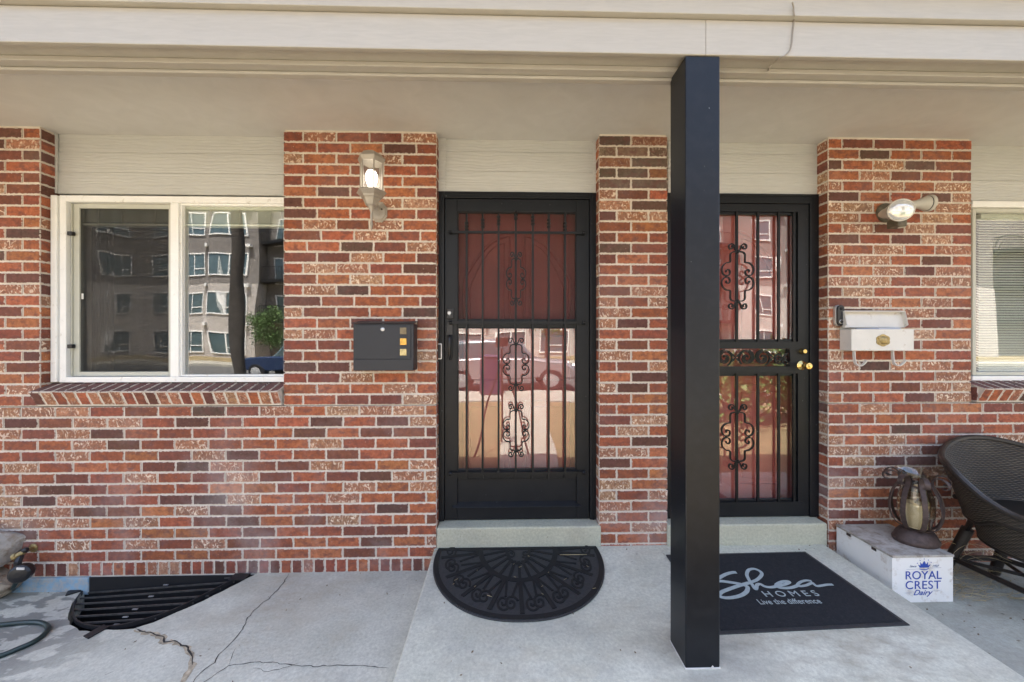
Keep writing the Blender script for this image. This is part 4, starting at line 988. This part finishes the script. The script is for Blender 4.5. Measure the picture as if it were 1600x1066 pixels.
def zp(px, py): 
    p = atz(px, py, -.005); return Vector((p.x, p.y, zs(p.y)+.0100))
m = MB()
def stroke(pts, wd): 
    q = smooth_pts([zp(1120+a/8, 880+b/8) for a, b in pts], 6); m.tube(q, .01, 4, flat=((0,0,1), wd/2, .0008))
stroke([(245,135),(200,135),(120,155),(40,195),(-30,235),(-45,262),(30,240),(130,250),(250,268),(350,292),(385,320),(370,370),(300,415),(180,442),(80,440),(30,415),(60,375),(160,335),(280,295),(400,262)], .020)
stroke([(400,262),(500,225),(560,165),(545,125),(470,92),(400,105),(375,160),(400,220),(440,280),(480,335),(495,325),(505,285),(545,278),(600,305),(680,315),(760,300),(850,280),(905,255),(880,242),(810,250),(745,285),(770,315),(860,325),(950,315),(1030,285)], .017)
stroke([(1185,240),(1120,232),(1050,250),(1010,285),(1040,302),(1120,290),(1190,262),(1210,275),(1250,300),(1310,295),(1380,283),(1450,282)], .014)
m.build('lettering', M['letter'], RM)
def text(body, size, mat, parent, loc, rot, name='lettering', shear=0, sx=1, ext=.0006, align='CENTER', offset=0, space=1):
    cu = bpy.data.curves.new('t', 'FONT'); cu.body = body; cu.size = size; cu.extrude = ext; cu.align_x = align; cu.shear = shear; cu.offset = offset; cu.space_character = space
    to = bpy.data.objects.new('t', cu); sc.collection.objects.link(to); bpy.context.view_layer.update()
    me = bpy.data.meshes.new_from_object(to.evaluated_get(bpy.context.evaluated_depsgraph_get())); bpy.data.objects.remove(to)
    me.materials.clear(); me.materials.append(mat)
    o = bpy.data.objects.new(name, me); sc.collection.objects.link(o); o.parent = parent; o.matrix_parent_inverse = world(parent).inverted()
    o.location = loc; o.rotation_euler = rot; o.scale = (sx, 1, 1); return o
sl_ = math.atan(.022)
a, b = zp(1190, 934), zp(1287, 931); text('H O M E S', .058, M['letter'], RM, ((a.x+b.x)/2, zp(1240,933).y, a.z), (sl_, 0, 0), sx=1.12)
a, b = zp(1188, 945), zp(1282, 941); text('Live the difference', .050, M['letter'], RM, ((a.x+b.x)/2, zp(1235,944.5).y, a.z), (sl_, 0, 0), sx=.84)

# ------------------------------------------------------------------ dairy box
zg = -.137
fl = atz(1394, 868, .122); yF = fl.y; xl = fl.x; xr = at(1489.5, 900, yF).x; zt_ = .122
CR = empty('dairy_box', ((xl+xr)/2, yF/2, zg), label='chipped white wooden milk delivery box with blue lettering beside the right step', cat='box')
m = MB(); t = .012
m.box(xl, xr, yF, yF+t, zg, zt_-.013); m.box(xl, xl+t, yF+t, -.012, zg, zt_-.013); m.box(xr-t, xr, yF+t, -.012, zg, zt_-.013); m.box(xl+t, xr-t, -.024, -.012, zg, zt_-.013); m.box(xl+t, xr-t, yF+t, -.024, zg, zg+t)
m.build('body', M['chipped_white'], CR, bevel=.002)
m = MB(); m.box(xl-.003, xr+.002, yF-.004, -.010, zt_-.012, zt_); m.build('lid', M['worn_lid'], CR, bevel=.002)
for py in (-.10, -.26): m = MB(); m.box(xl-.0035, xl-.001, py-.014, py+.014, zt_-.028, zt_-.012); m.build('hinge', M['rust'], CR, bevel=.001)
def fp(u, v, dy=.0015): return (xl + (xr-xl)*u, yF-dy, zg + (zt_-zg)*v)   # point on the box front
# coordinates from the picture of the box front: u = (x-60)/1120, v = 1-(y-90)/910
def cu_(x, y, dy=.0012): return fp((x-50)/1140, 1-(y-50)/945, dy)
sz = (zt_-zg)/945
PR = M['navy']
text('ROYAL', 232*sz, PR, CR, cu_(625,528), (R(90),0,0), sx=1.02, space=1.0)
text('CREST', 232*sz, PR, CR, cu_(620,722), (R(90),0,0), sx=1.04, space=1.08)
text('Dairy', 150*sz, PR, CR, cu_(600,845), (R(90),0,0), shear=.45, sx=1.1)
text('Since', 66*sz, M['navy2'], CR, cu_(430,292), (R(90),0,0), shear=.35); text('1927', 66*sz, M['navy2'], CR, cu_(850,292), (R(90),0,0), shear=.35)
m = MB(); crown = [(530,240),(575,262),(570,190),(605,238),(645,165),(680,238),(715,190),(712,262),(760,240),(725,300),(560,300)]
m.prism([cu_(a,b) for a, b in crown], (0,.001,0))
arc1 = [(548,318),(600,330),(645,334),(690,330),(728,312),(722,330),(690,344),(645,348),(600,344),(556,332)]; m.prism([cu_(a,b) for a, b in arc1], (0,.001,0))
for (a, b) in ((515,212),(568,158),(645,130),(722,152),(772,200)): m.lathe([(9*sz,0),(8*sz,.001)], cu_(a,b,.0004), (0,-1,0), 8)
m.build('crown_emblem', PR, CR)
m = MB()
for (a, b, c_, d) in ((310,332,545,326),(735,312,960,306),(280,800,410,795),(790,768,940,764)): m.tube([cu_(a,b), cu_(c_,d)], .0006, 4)
m.build('rule_lines', M['navy2'], CR)

# ------------------------------------------------------------------ iron candle lantern
lc = atz(1431, 846, zt_); LX, LY = lc.x, lc.y+.0
LN = empty('candle_lantern', (LX, LY, zt_), label='rusty iron hurricane lantern with candle standing on the milk box', cat='lantern')
k = 1.0
hs = (at(1431, 735, LY).z - zt_)
m = MB(); m.lathe([(.108,0),(.113,.008),(.113,.020),(.106,.028),(.096,.052),(.080,.070),(.055,.076),(.045,.080)], (LX,LY,zt_), seg=28, sy=.8); m.build('base', M['rust'], LN, smooth=True)
gz = zt_+.078; gh = hs-.078
m = MB(); prof = [(.040,0),(.064,.02*gh/.34),(.082,.10*gh/.34),(.078,.18*gh/.34),(.060,.25*gh/.34),(.056,.28*gh/.34),(.066,.32*gh/.34),(.090,gh)]
m.lathe(prof + [(r_-.002, h_) for r_, h_ in prof[::-1]][:-1], (LX,LY,gz), seg=28); m.build('glass_vase', M['jar'], LN, smooth=True)
m = MB(); m.lathe([(.052,0),(.052,.13),(.048,.136),(.010,.132)], (LX-.004,LY,gz+.012), seg=20); m.build('candle', M['wax'], LN, smooth=True)
m = MB(); m.lathe([(.0025,0),(.002,.012)], (LX-.004,LY,gz+.143), seg=6); m.build('wick', M['dark'], LN)
m = MB(); 
for hh_, rr_, hw in ((.245*gh/.34, .060, .018),): m.lathe([(rr_-.003,-hw),(rr_,-hw),(rr_,hw),(rr_-.003,hw),(rr_-.003,-hw)], (LX,LY,gz+hh_), seg=28)
m.build('collar', M['rust'], LN)
for q in range(8):
    a = 2*math.pi*(q+.35)/8; ca, sa = math.cos(a), math.sin(a)
    pr = [(.050,0),(.092,.03),(.116,.11),(.104,.20),(.078,.255),(.070,.285),(.084,.318),(.118,.322),(.142,.300),(.138,.275),(.118,.272)]
    m = MB(); m.tube(smooth_pts([(LX+ca*r_, LY+sa*r_, gz+h_*gh/.34) for r_, h_ in pr], 5), .005, 4, flat=((-sa,ca,0), .0022, .0115)); m.build('strap', M['rust'], LN)

# ------------------------------------------------------------------ wicker chair
CX, CY = 2.985, -.42
CH = empty('wicker_chair', (CX, CY, zg), label='dark brown wicker armchair against the wall at the right edge', cat='armchair')
def sheet(fn, nu, nv, name, mat, parent, thick=.012):
    vs_, fs, uvs = [], [], []
    for i in range(nu+1):
        for j in range(nv+1): vs_.append(fn(i/nu, j/nv))
    for i in range(nu):
        for j in range(nv): fs.append((i*(nv+1)+j, (i+1)*(nv+1)+j, (i+1)*(nv+1)+j+1, i*(nv+1)+j+1))
    me = bpy.data.meshes.new(name); me.from_pydata([tuple(v) for v in vs_], [], fs)
    L = [0]; 
    for i in range(nu): L.append(L[-1] + (Vector(fn((i+1)/nu,.5))-Vector(fn(i/nu,.5))).length)
    uv = me.uv_layers.new(name='w'); data = []
    for f in fs:
        for vi in f:
            i, j = divmod(vi, nv+1); v0 = Vector(fn(i/nu, 0)); data += [L[i], (Vector(vs_[vi])-v0).length]
    uv.data.foreach_set('uv', data); me.materials.append(mat); me.polygons.foreach_set('use_smooth', [True]*len(fs))
    o = bpy.data.objects.new(name, me); sc.collection.objects.link(o); o.parent = parent; o.matrix_parent_inverse = world(parent).inverted()
    s_ = o.modifiers.new('s','SOLIDIFY'); s_.thickness = thick; s_.offset = 0; return o
def plan(u, flare):
    # u 0..1 runs from the left arm front, round the back to the right arm front
    a = R(-118 + 236*u); r_ = .335 + flare; x_ = math.sin(a)*r_*1.0; y_ = math.cos(a)*(.29+flare*.45)
    if abs(a) > R(90): y_ *= 1.35
    return CX + x_, CY + y_
def sst(t): t = min(max(t,0),1); return t*t*(3-2*t)
def rim(u): 
    d = abs(u-.5)*2; return zg + .815 - .085*sst(d/.5) - .19*sst((d-.5)/.42)
def low(u):
    d = abs(u-.5)*2; return zg + .42 + .06*sst((d-.62)/.22)
def wing(u, v):
    z = low(u) + (rim(u)-low(u))*v; fl = .02 + .17*((z-zg-.38)/.42)**1.1 if z-zg > .38 else .02
    x_, y_ = plan(u, fl); return (x_, min(y_, -.03), z)
wc = sheet(wing, 90, 14, 'backrest', M['wicker'], CH, .02)
def skirt(u, v):
    z = zg + .29 + .18*v - .06*(1-v)*sst(abs(u-.5)*2)*0; x_, y_ = plan(u, -.045 + .055*v); return (x_, y_, z)
sheet(skirt, 80, 8, 'seat_apron', M['wicker'], CH, .012)
m = MB(); m.tube([wing(i/60,1) for i in range(61)], .017, 8); m.tube([wing(i/60,0) for i in range(61)], .013, 8); m.tube([skirt(i/60,0) for i in range(61)], .010, 8)
for i in range(180):
    for vv, r_ in ((0,.013),(1,.017)):
        p = Vector(wing(i/180, vv)); q = Vector(wing(min(1,(i+1.6)/180), vv)); m.tube([p+Vector((0,-.3*r_,r_*.9)), q+Vector((0,-.6*r_,-r_*.9))], .004, 4)
m.build('braided_edge', M['rattan'], CH, smooth=True)
m = MB(); ring_ = [plan(i/40, -.02) for i in range(41)]; m.prism([(x_,y_,zg+.43) for x_,y_ in ring_], (0,0,.035)); m.build('seat', M['wicker'], CH, bevel=.006)
feet = [((2.80,-.16,.30),(2.715,-.10,0)), ((3.06,-.155,.27),(X(1548,-.12)+.02,-.12,0)), ((2.82,-.60,.28),(2.76,-.68,0)), ((3.32,-.60,.28),(3.38,-.68,0))]
for (a, b) in feet:
    m = MB(); m.tube([(a[0],a[1],zg+a[2]),(b[0],b[1],zg+b[2])], [.028,.025], 10); m.lathe([(.022,0),(.023,.01),(.019,.014)], (b[0],b[1],zg), seg=12); m.build('leg', M['rattan'], CH, smooth=True)
m = MB(); Lp = lambda a, b, h_: tuple(Vector(b[:2]).lerp(Vector(a[:2]), h_/a[2])) + (zg+h_,)
q = [Lp(*feet[i], .10) for i in (0,1,3,2)]
for i in range(4): m.tube([q[i], q[(i+1)%4]], .015, 8)
m.tube([q[0], q[2]], .010, 8); m.tube([q[1], q[3]], .010, 8)
m.build('stretcher', M['rattan'], CH, smooth=True)
m = MB(); pB = [skirt(.27,1), (2.80,-.17,zg+.50), (2.93,-.145,zg+.44), (3.0,-.14,zg+.33), (3.03,-.14,zg+.24)]
m.tube(smooth_pts([at(1492,776,-.20), at(1512,778,-.20), at(1534,790,-.19), at(1548,812,-.18), at(1556,835,-.17), at(1563,857,-.16)], 5), .014, 8)
m.tube([skirt(.22,1), Lp(*feet[0], .28)], .014, 8); m.build('brace', M['rattan'], CH, smooth=True)

# white board on the paving, straw
pw = atz(1562, 872, zg); m = MB(); m.box(pw.x, pw.x+.6, pw.y-.055, pw.y-.01, zg+.001, zg+.020); 
tag(m.build('board', M['white_paint'], None, bevel=.002), 'flat white board lying on the paving behind the wicker chair', 'board')
m = MB(); r_ = random.Random(3)
for i in range(110):
    p = atz(r_.uniform(1500,1590), 882 + r_.uniform(0, 50), zg); p = Vector((xr+.05 + r_.random()**1.5*.5, -.06 - r_.random()*.30, zg)); a = r_.uniform(-.9,.5); L = r_.uniform(.04,.16); dz = r_.uniform(0,.03)
    m.tube(smooth_pts([p+Vector((0,0,.002)), p+Vector((math.cos(a)*L*.5, math.sin(a)*L*.5, dz+.004)), p+Vector((math.cos(a+.4)*L, math.sin(a+.4)*L, .003))], 3), .0011, 3)
for i in range(14):
    p = Vector((xr+.06+r_.random()*.22, -.05-r_.random()*.1, zg)); L = r_.uniform(.12,.26); a = r_.uniform(-.6,1.6)
    m.tube(smooth_pts([p, p+Vector((a*.03,-.01,L*.6)), p+Vector((a*.10,-.04,L*.85)), p+Vector((a*.2,-.06,L*.6))], 4), .0012, 3)
s_ = m.build('dry_grass', M['straw'], None); tag(s_, kind='stuff')
m = MB()
for (a, b) in ((690,893),(712,855)): pass
for i in range(60):
    px = r_.choice([r_.uniform(645,682), r_.uniform(690,940)]); py = r_.uniform(862,905) if px < 684 else r_.uniform(860,960)
    if px < 684:
        p = Vector((xs0 + r_.uniform(-.01,.01), -.01 - r_.random()*.12, -.02+r_.random()*.03))
        p.z = -.13 if p.x < xs0 else zs(p.y)+.002
    else:
        p = atz(px, py, 0); p.z = zs(p.y)+.014
        if r_.random() < .5: continue
    a = r_.uniform(0,3.1); L = r_.uniform(.008,.03); m.tube([p, p+Vector((math.cos(a)*L, math.sin(a)*L*.6, .002))], .0011, 3)
p = atz(875, 867, .01); m.tube([p, p+Vector((.16,-.002,0))], .0018, 4)
tag(m.build('straw_bits', M['straw'], None), kind='stuff')

m = MB()
for i in range(150):
    k = i % 3; 
    if k == 0: x_, y_ = r_.uniform(xs0+.02, xs1-.02), -r_.random()**2*1.0-.03; z_ = zs(y_)+.0015
    elif k == 1: x_, y_ = r_.uniform(-3.2, xs0-.02), -r_.random()**2*1.1-.02; z_ = zl(x_, y_)+.0015
    else: x_, y_ = r_.uniform(xs1+.05, 3.3), -r_.random()**1.5*.8-.02; z_ = -.1355
    if -2.72 < x_ < -1.45 and y_ > -.5: continue
    a = r_.uniform(0,6.28); L = r_.uniform(.003,.010); u = Vector((math.cos(a), math.sin(a), 0))*L; v = Vector((-u.y, u.x, 0))*.5; p = Vector((x_, y_, z_))
    m.quad(p-u, p+v, p+u+Vector((0,0,.002)), p-v)
M['litter'] = basic('leaf_litter', (.16,.11,.065), .9, var=.5, nscale=30, bump=0)
tag(m.build('leaf_litter', M['litter'], None), kind='stuff')
# ------------------------------------------------------------------ across the street (seen in the glass)
M['taupe'] = basic('taupe_panels', (.17,.155,.145), .8, var=.1, nscale=1.5, bump=0)
M['stone'] = basic('pale_stone', (.40,.37,.345), .85, var=.18, nscale=2.2, bump=.2, bscale=8)
M['dkglass'] = basic('dark_window_glass', (.10,.15,.17), .08, .3, var=.2, nscale=.6, bump=0)
M['wframe'] = basic('white_window_frame', (.75,.75,.73), .5, bump=0)
AB = empty('apartment_building', (-6, -30, -.7), label='grey four storey apartment building across the street, mirrored in the window glass', cat='apartment building')
FY = -30.0
def strip(x0, x1, y0, y1, z0, z1, mat, nm): mm_ = MB(); mm_.box(x0, x1, y0, y1, z0, z1); return mm_.build(nm, mat, AB)
GZ = -1.2; FL = 3.25
bays = [(-60,-20.6,0),(-20.6,-15.2,1),(-15.2,14,0),(14,20,1),(20,44,0),(44,49,1),(49,80,0)]
strip(-60.2, 80.2, FY-14, FY-1.6, GZ, 14.6, M['taupe'], 'wall')
for (a, b, rec) in bays:
    if not rec:
        strip(a, b, FY-1.5, FY, GZ, 5.9, M['stone'], 'wall'); strip(a+.02, b-.02, FY-1.5, FY-.06, 5.92, 14.6, M['taupe'], 'wall')
    else:
        for k in range(1,4): 
            zz = GZ+1.0+k*FL; strip(a, b, FY-1.5, FY-.3, zz-.25, zz, M['iron'], 'balcony')
            mm_ = MB(); mm_.box(a+.05, b-.05, FY-.36, FY-.32, zz+1.0, zz+1.06)
            q_ = a
            while q_ < b: mm_.box(q_, q_+.03, FY-.35, FY-.33, zz, zz+1.0); q_ += .18
            mm_.build('railing', M['iron'], AB)
def win(x, z, wv, hv, y):
    W2 = bpy.data.objects.new('window', bpy.data.meshes.new('window'))
    mm_ = MB(); mm_.box(x, x+wv, y-.05, y+.03, z, z+hv); o = mm_.build('window', M['dkglass'], AB)
    mm_ = MB(); ring(mm_, x-.06, x+wv+.06, z-.06, z+hv+.06, .10, y, y+.09); mm_.box(x+wv*.36, x+wv*.36+.08, y, y+.08, z, z+hv); mm_.box(x+wv*.36, x+wv, y, y+.075, z+hv*.28, z+hv*.28+.07); mm_.build('frame', M['wframe'], o)
for k in range(4):
    z = GZ + 1.35 + k*FL; y = FY if k < 2 else FY-.06
    for x in (-52,-48,-44.5,-40.5,-37,-33,-29.6,-26.3,-23.6,-12.5,-7.5,-3.9,-.3,3.3,6.9,10.5,21.5,25.5,29.5,33.5,38,51.5,56,60.5,65,69.5,74): 
        win(x, z, 2.1, 1.75, y)
    for x in (-19.6,-17.2,15.2,17.8): win(x, z-.6, 1.7, 2.2, FY-1.6)
mm_ = MB()
for k in range(4):
    for x in (-41.5,-26.9,-24.0,-21.5,-5.0,-4.4,-1.4,2.2,5.8,9.4,24,28): mm_.box(x, x+.35, FY, FY+.35, GZ+3.6+k*FL, GZ+3.85+k*FL)
mm_.build('vent_hood', M['wframe'], AB)
def car(cx_, cy_, ang, paint, label, name='parked_car'):
    C_ = empty(name, (cx_, cy_, -.34), 0, label=label, cat='car', group='cars parked across the street')
    L_, W2, = 4.6, 1.82
    def sec(prof, hw, nm, mat, inset=0):
        q = MB(); n = len(prof); n0 = len(q.v)
        for s_ in (-1,-.86,.86,1):
            for (x_, z_) in prof:
                k_ = 1 if abs(s_) < .9 else .94
                q.v.append((x_*k_, s_*hw, .55+(z_-.55)*k_))
        for a in range(3):
            for i in range(n): j = (i+1)%n; q.f.append((n0+a*n+i, n0+a*n+j, n0+(a+1)*n+j, n0+(a+1)*n+i)); q.m.append(0)
        q.f.append(tuple(range(n0,n0+n))); q.f.append(tuple(range(n0+3*n, n0+4*n))); q.m += [0,0]
        mt = Matrix.Translation((cx_, cy_, -.34)) @ Matrix.Rotation(ang, 4, 'Z'); q.v = [tuple(mt @ Vector(v)) for v in q.v]
        return q.build(nm, mat, C_, bevel=.04, smooth=True), mt
    body = [(-2.25,.35),(-2.3,.75),(-2.2,1.02),(-1.2,1.06),(.9,1.04),(1.9,.92),(2.25,.75),(2.3,.4)]
    o_, mt = sec(body, .91, 'body', paint)
    sec([(-1.95,1.0),(-1.75,1.55),(-1.2,1.64),(.0,1.62),(.35,1.52),(1.05,1.0)], .80, 'cabin', M['dkglass'])
    sec([(-1.74,1.56),(-1.2,1.66),(.0,1.64),(.30,1.56),(-.1,1.58),(-1.3,1.6)], .78, 'roof', paint)
    for sx in (-1.42, 1.42):
        for sy in (-1, 1):
            q = MB(); c_ = mt @ Vector((sx, sy*.84, .34)); axx = (mt.to_3x3() @ Vector((0, sy, 0))); q.lathe([(.34,-.11),(.36,-.08),(.36,.05),(.33,.10),(.22,.10)], c_, axx, 20); wh = q.build('wheel', M['plastic'], C_, smooth=True)
            q = MB(); q.lathe([(.22,.08),(.22,.105),(.10,.115),(.03,.12)], c_, axx, 14); q.build('rim', M['silver'], wh)
    for sy in (-.62,.62):
        q = MB(); c_ = mt @ Vector((2.22, sy, .74)); q.lathe([(.10,-.08),(.11,0),(.09,.03)], c_, mt.to_3x3() @ Vector((1,0,0)), 12, sy=.6); q.build('headlight', M['silver'], C_)
M['car_blue'] = basic('dark_blue_car', (.02,.04,.10), .2, .3, var=.02, bump=0); M['car_grey'] = basic('grey_car', (.32,.30,.31), .2, .4, var=.02, bump=0)
car(.1, -10.2, 0.0, M['car_grey'], 'silver grey car in the street mirrored in the storm door glass')
car(-9.1, -14.9, math.pi, M['car_blue'], 'dark blue car mirrored in the right pane of the window')
car(-27.5, -18.5, math.pi, M['car_grey'], 'grey car farther left in the street, mirrored in the window')
m = MB(); TB = empty('trash_bin', (-.28, -7.6, -.17), label='dark purple wheeled trash bin by the kerb mirrored in the storm door', cat='trash bin')
M['bin'] = basic('bin_plastic', (.03,.02,.06), .5, bump=0)
q = MB(); q.prism([(-.50,-7.85,-.16),(-.50,-7.35,-.16),(-.54,-7.28,.80),(-.54,-7.92,.80)], (.50,0,0)); q.build('body', M['bin'], TB, bevel=.03)
q = MB(); q.box(-.57,.0,-7.95,-7.25,.805,.86); q.build('lid', M['bin'], TB, bevel=.02)
for s_ in (-.53,.02): q = MB(); q.lathe([(.10,-.03),(.11,0),(.10,.03)], (s_, -7.85, -.06), (1,0,0), 14); q.build('wheel', M['plastic'], TB)
M['leaf'] = basic('green_leaves', (.07,.13,.03), .7, var=.4, nscale=2, bump=0); M['bark'] = basic('bark', (.13,.10,.075), .9, var=.3, bump=.5, bscale=20)
def tree(x, y, h_, r0, nleaf, label, trunk=True, name='street_tree', cat='tree', z0=-.3):
    Tn = empty(name, (x, y, z0), label=label, cat=cat); rr = random.Random(int(x*10)+3)
    q = MB(); cl = [Vector((x + rr.gauss(0, r0*.45), y + rr.gauss(0, r0*.45), z0 + h_*(.45 if trunk else .3) + rr.random()*h_*.5)) for _ in range(16)]
    for i in range(nleaf):
        c_ = rr.choice(cl); p_ = c_ + Vector((rr.gauss(0,1), rr.gauss(0,1), rr.gauss(0,.8)))*r0*.20; s_ = r0*.06
        a = Vector((rr.uniform(-1,1), rr.uniform(-1,1), rr.uniform(-1,1))).normalized()*s_; b = a.cross(Vector((rr.uniform(-1,1), rr.uniform(-1,1), rr.uniform(-1,1)))).normalized()*s_*.6
        q.quad(p_-a, p_+b, p_+a, p_-b)
    q.build('crown', M['leaf'], Tn)
    q = MB(); q.tube([(x,y,z0),(x+.05,y,z0+h_*.35),(x,y+.05,z0+h_*.7)], [h_*.022,h_*.016,h_*.006], 8)
    for c_ in cl[:8]: q.tube([(x+.03,y,z0+h_*(.3 if trunk else .05)), tuple(c_)], [h_*.01,h_*.004], 6)
    q.build('trunk', M['bark'], Tn, smooth=True)
tree(-14.6, -21.9, 3.4, 1.2, 2600, 'small green street tree mirrored at the right edge of the window')
tree(3.0, -22.6, 5.0, 1.8, 2600, 'green street tree opposite the doors, mirrored in the door glass')
tree(4.6, -4.3, 1.5, 1.1, 2600, 'green bush on the lawn mirrored in the right door glass', False, 'bush', 'bush', -.25)
M['pole'] = basic('dark_pole_wood', (.035,.03,.026), .9, var=.3, bump=.3)
UP = empty('utility_pole', (-8.3, -9.6, -.3), label='dark wooden utility pole mirrored across the right pane of the window', cat='utility pole')
q = MB(); q.tube([(-8.3,-9.6,-.5),(-8.3,-9.6,9.0)], [.18,.13], 14); q.build('pole', M['pole'], UP, smooth=True)
q = MB(); q.box(-9.4,-7.2,-9.75,-9.63,8.2,8.32); q.build('crossarm', M['bark'], UP)
# tripod that carries the camera
TP = empty('tripod', (0, -2.46, -.2), label='black camera tripod on the front walk mirrored in the door glass', cat='tripod')
q = MB(); q.tube([(0,-2.47,.55),(0,-2.47,1.18)], .014, 10); q.lathe([(.035,-.02),(.04,0),(.03,.03)], (0,-2.47,.95), seg=14); q.build('centre_column', M['plastic'], TP)
for k in range(3):
    a = R(90+120*k+180); q = MB(); q.tube([(.03*math.cos(a), -2.47+.03*math.sin(a), .95), (.42*math.cos(a), -2.47+.42*math.sin(a), -.2)], [.014,.010], 8); q.build('leg', M['plastic'], TP)
q = MB(); q.box(-.07,.07,-2.53,-2.455,1.2,1.33); q.build('camera_body', M['plastic'], TP, bevel=.01)
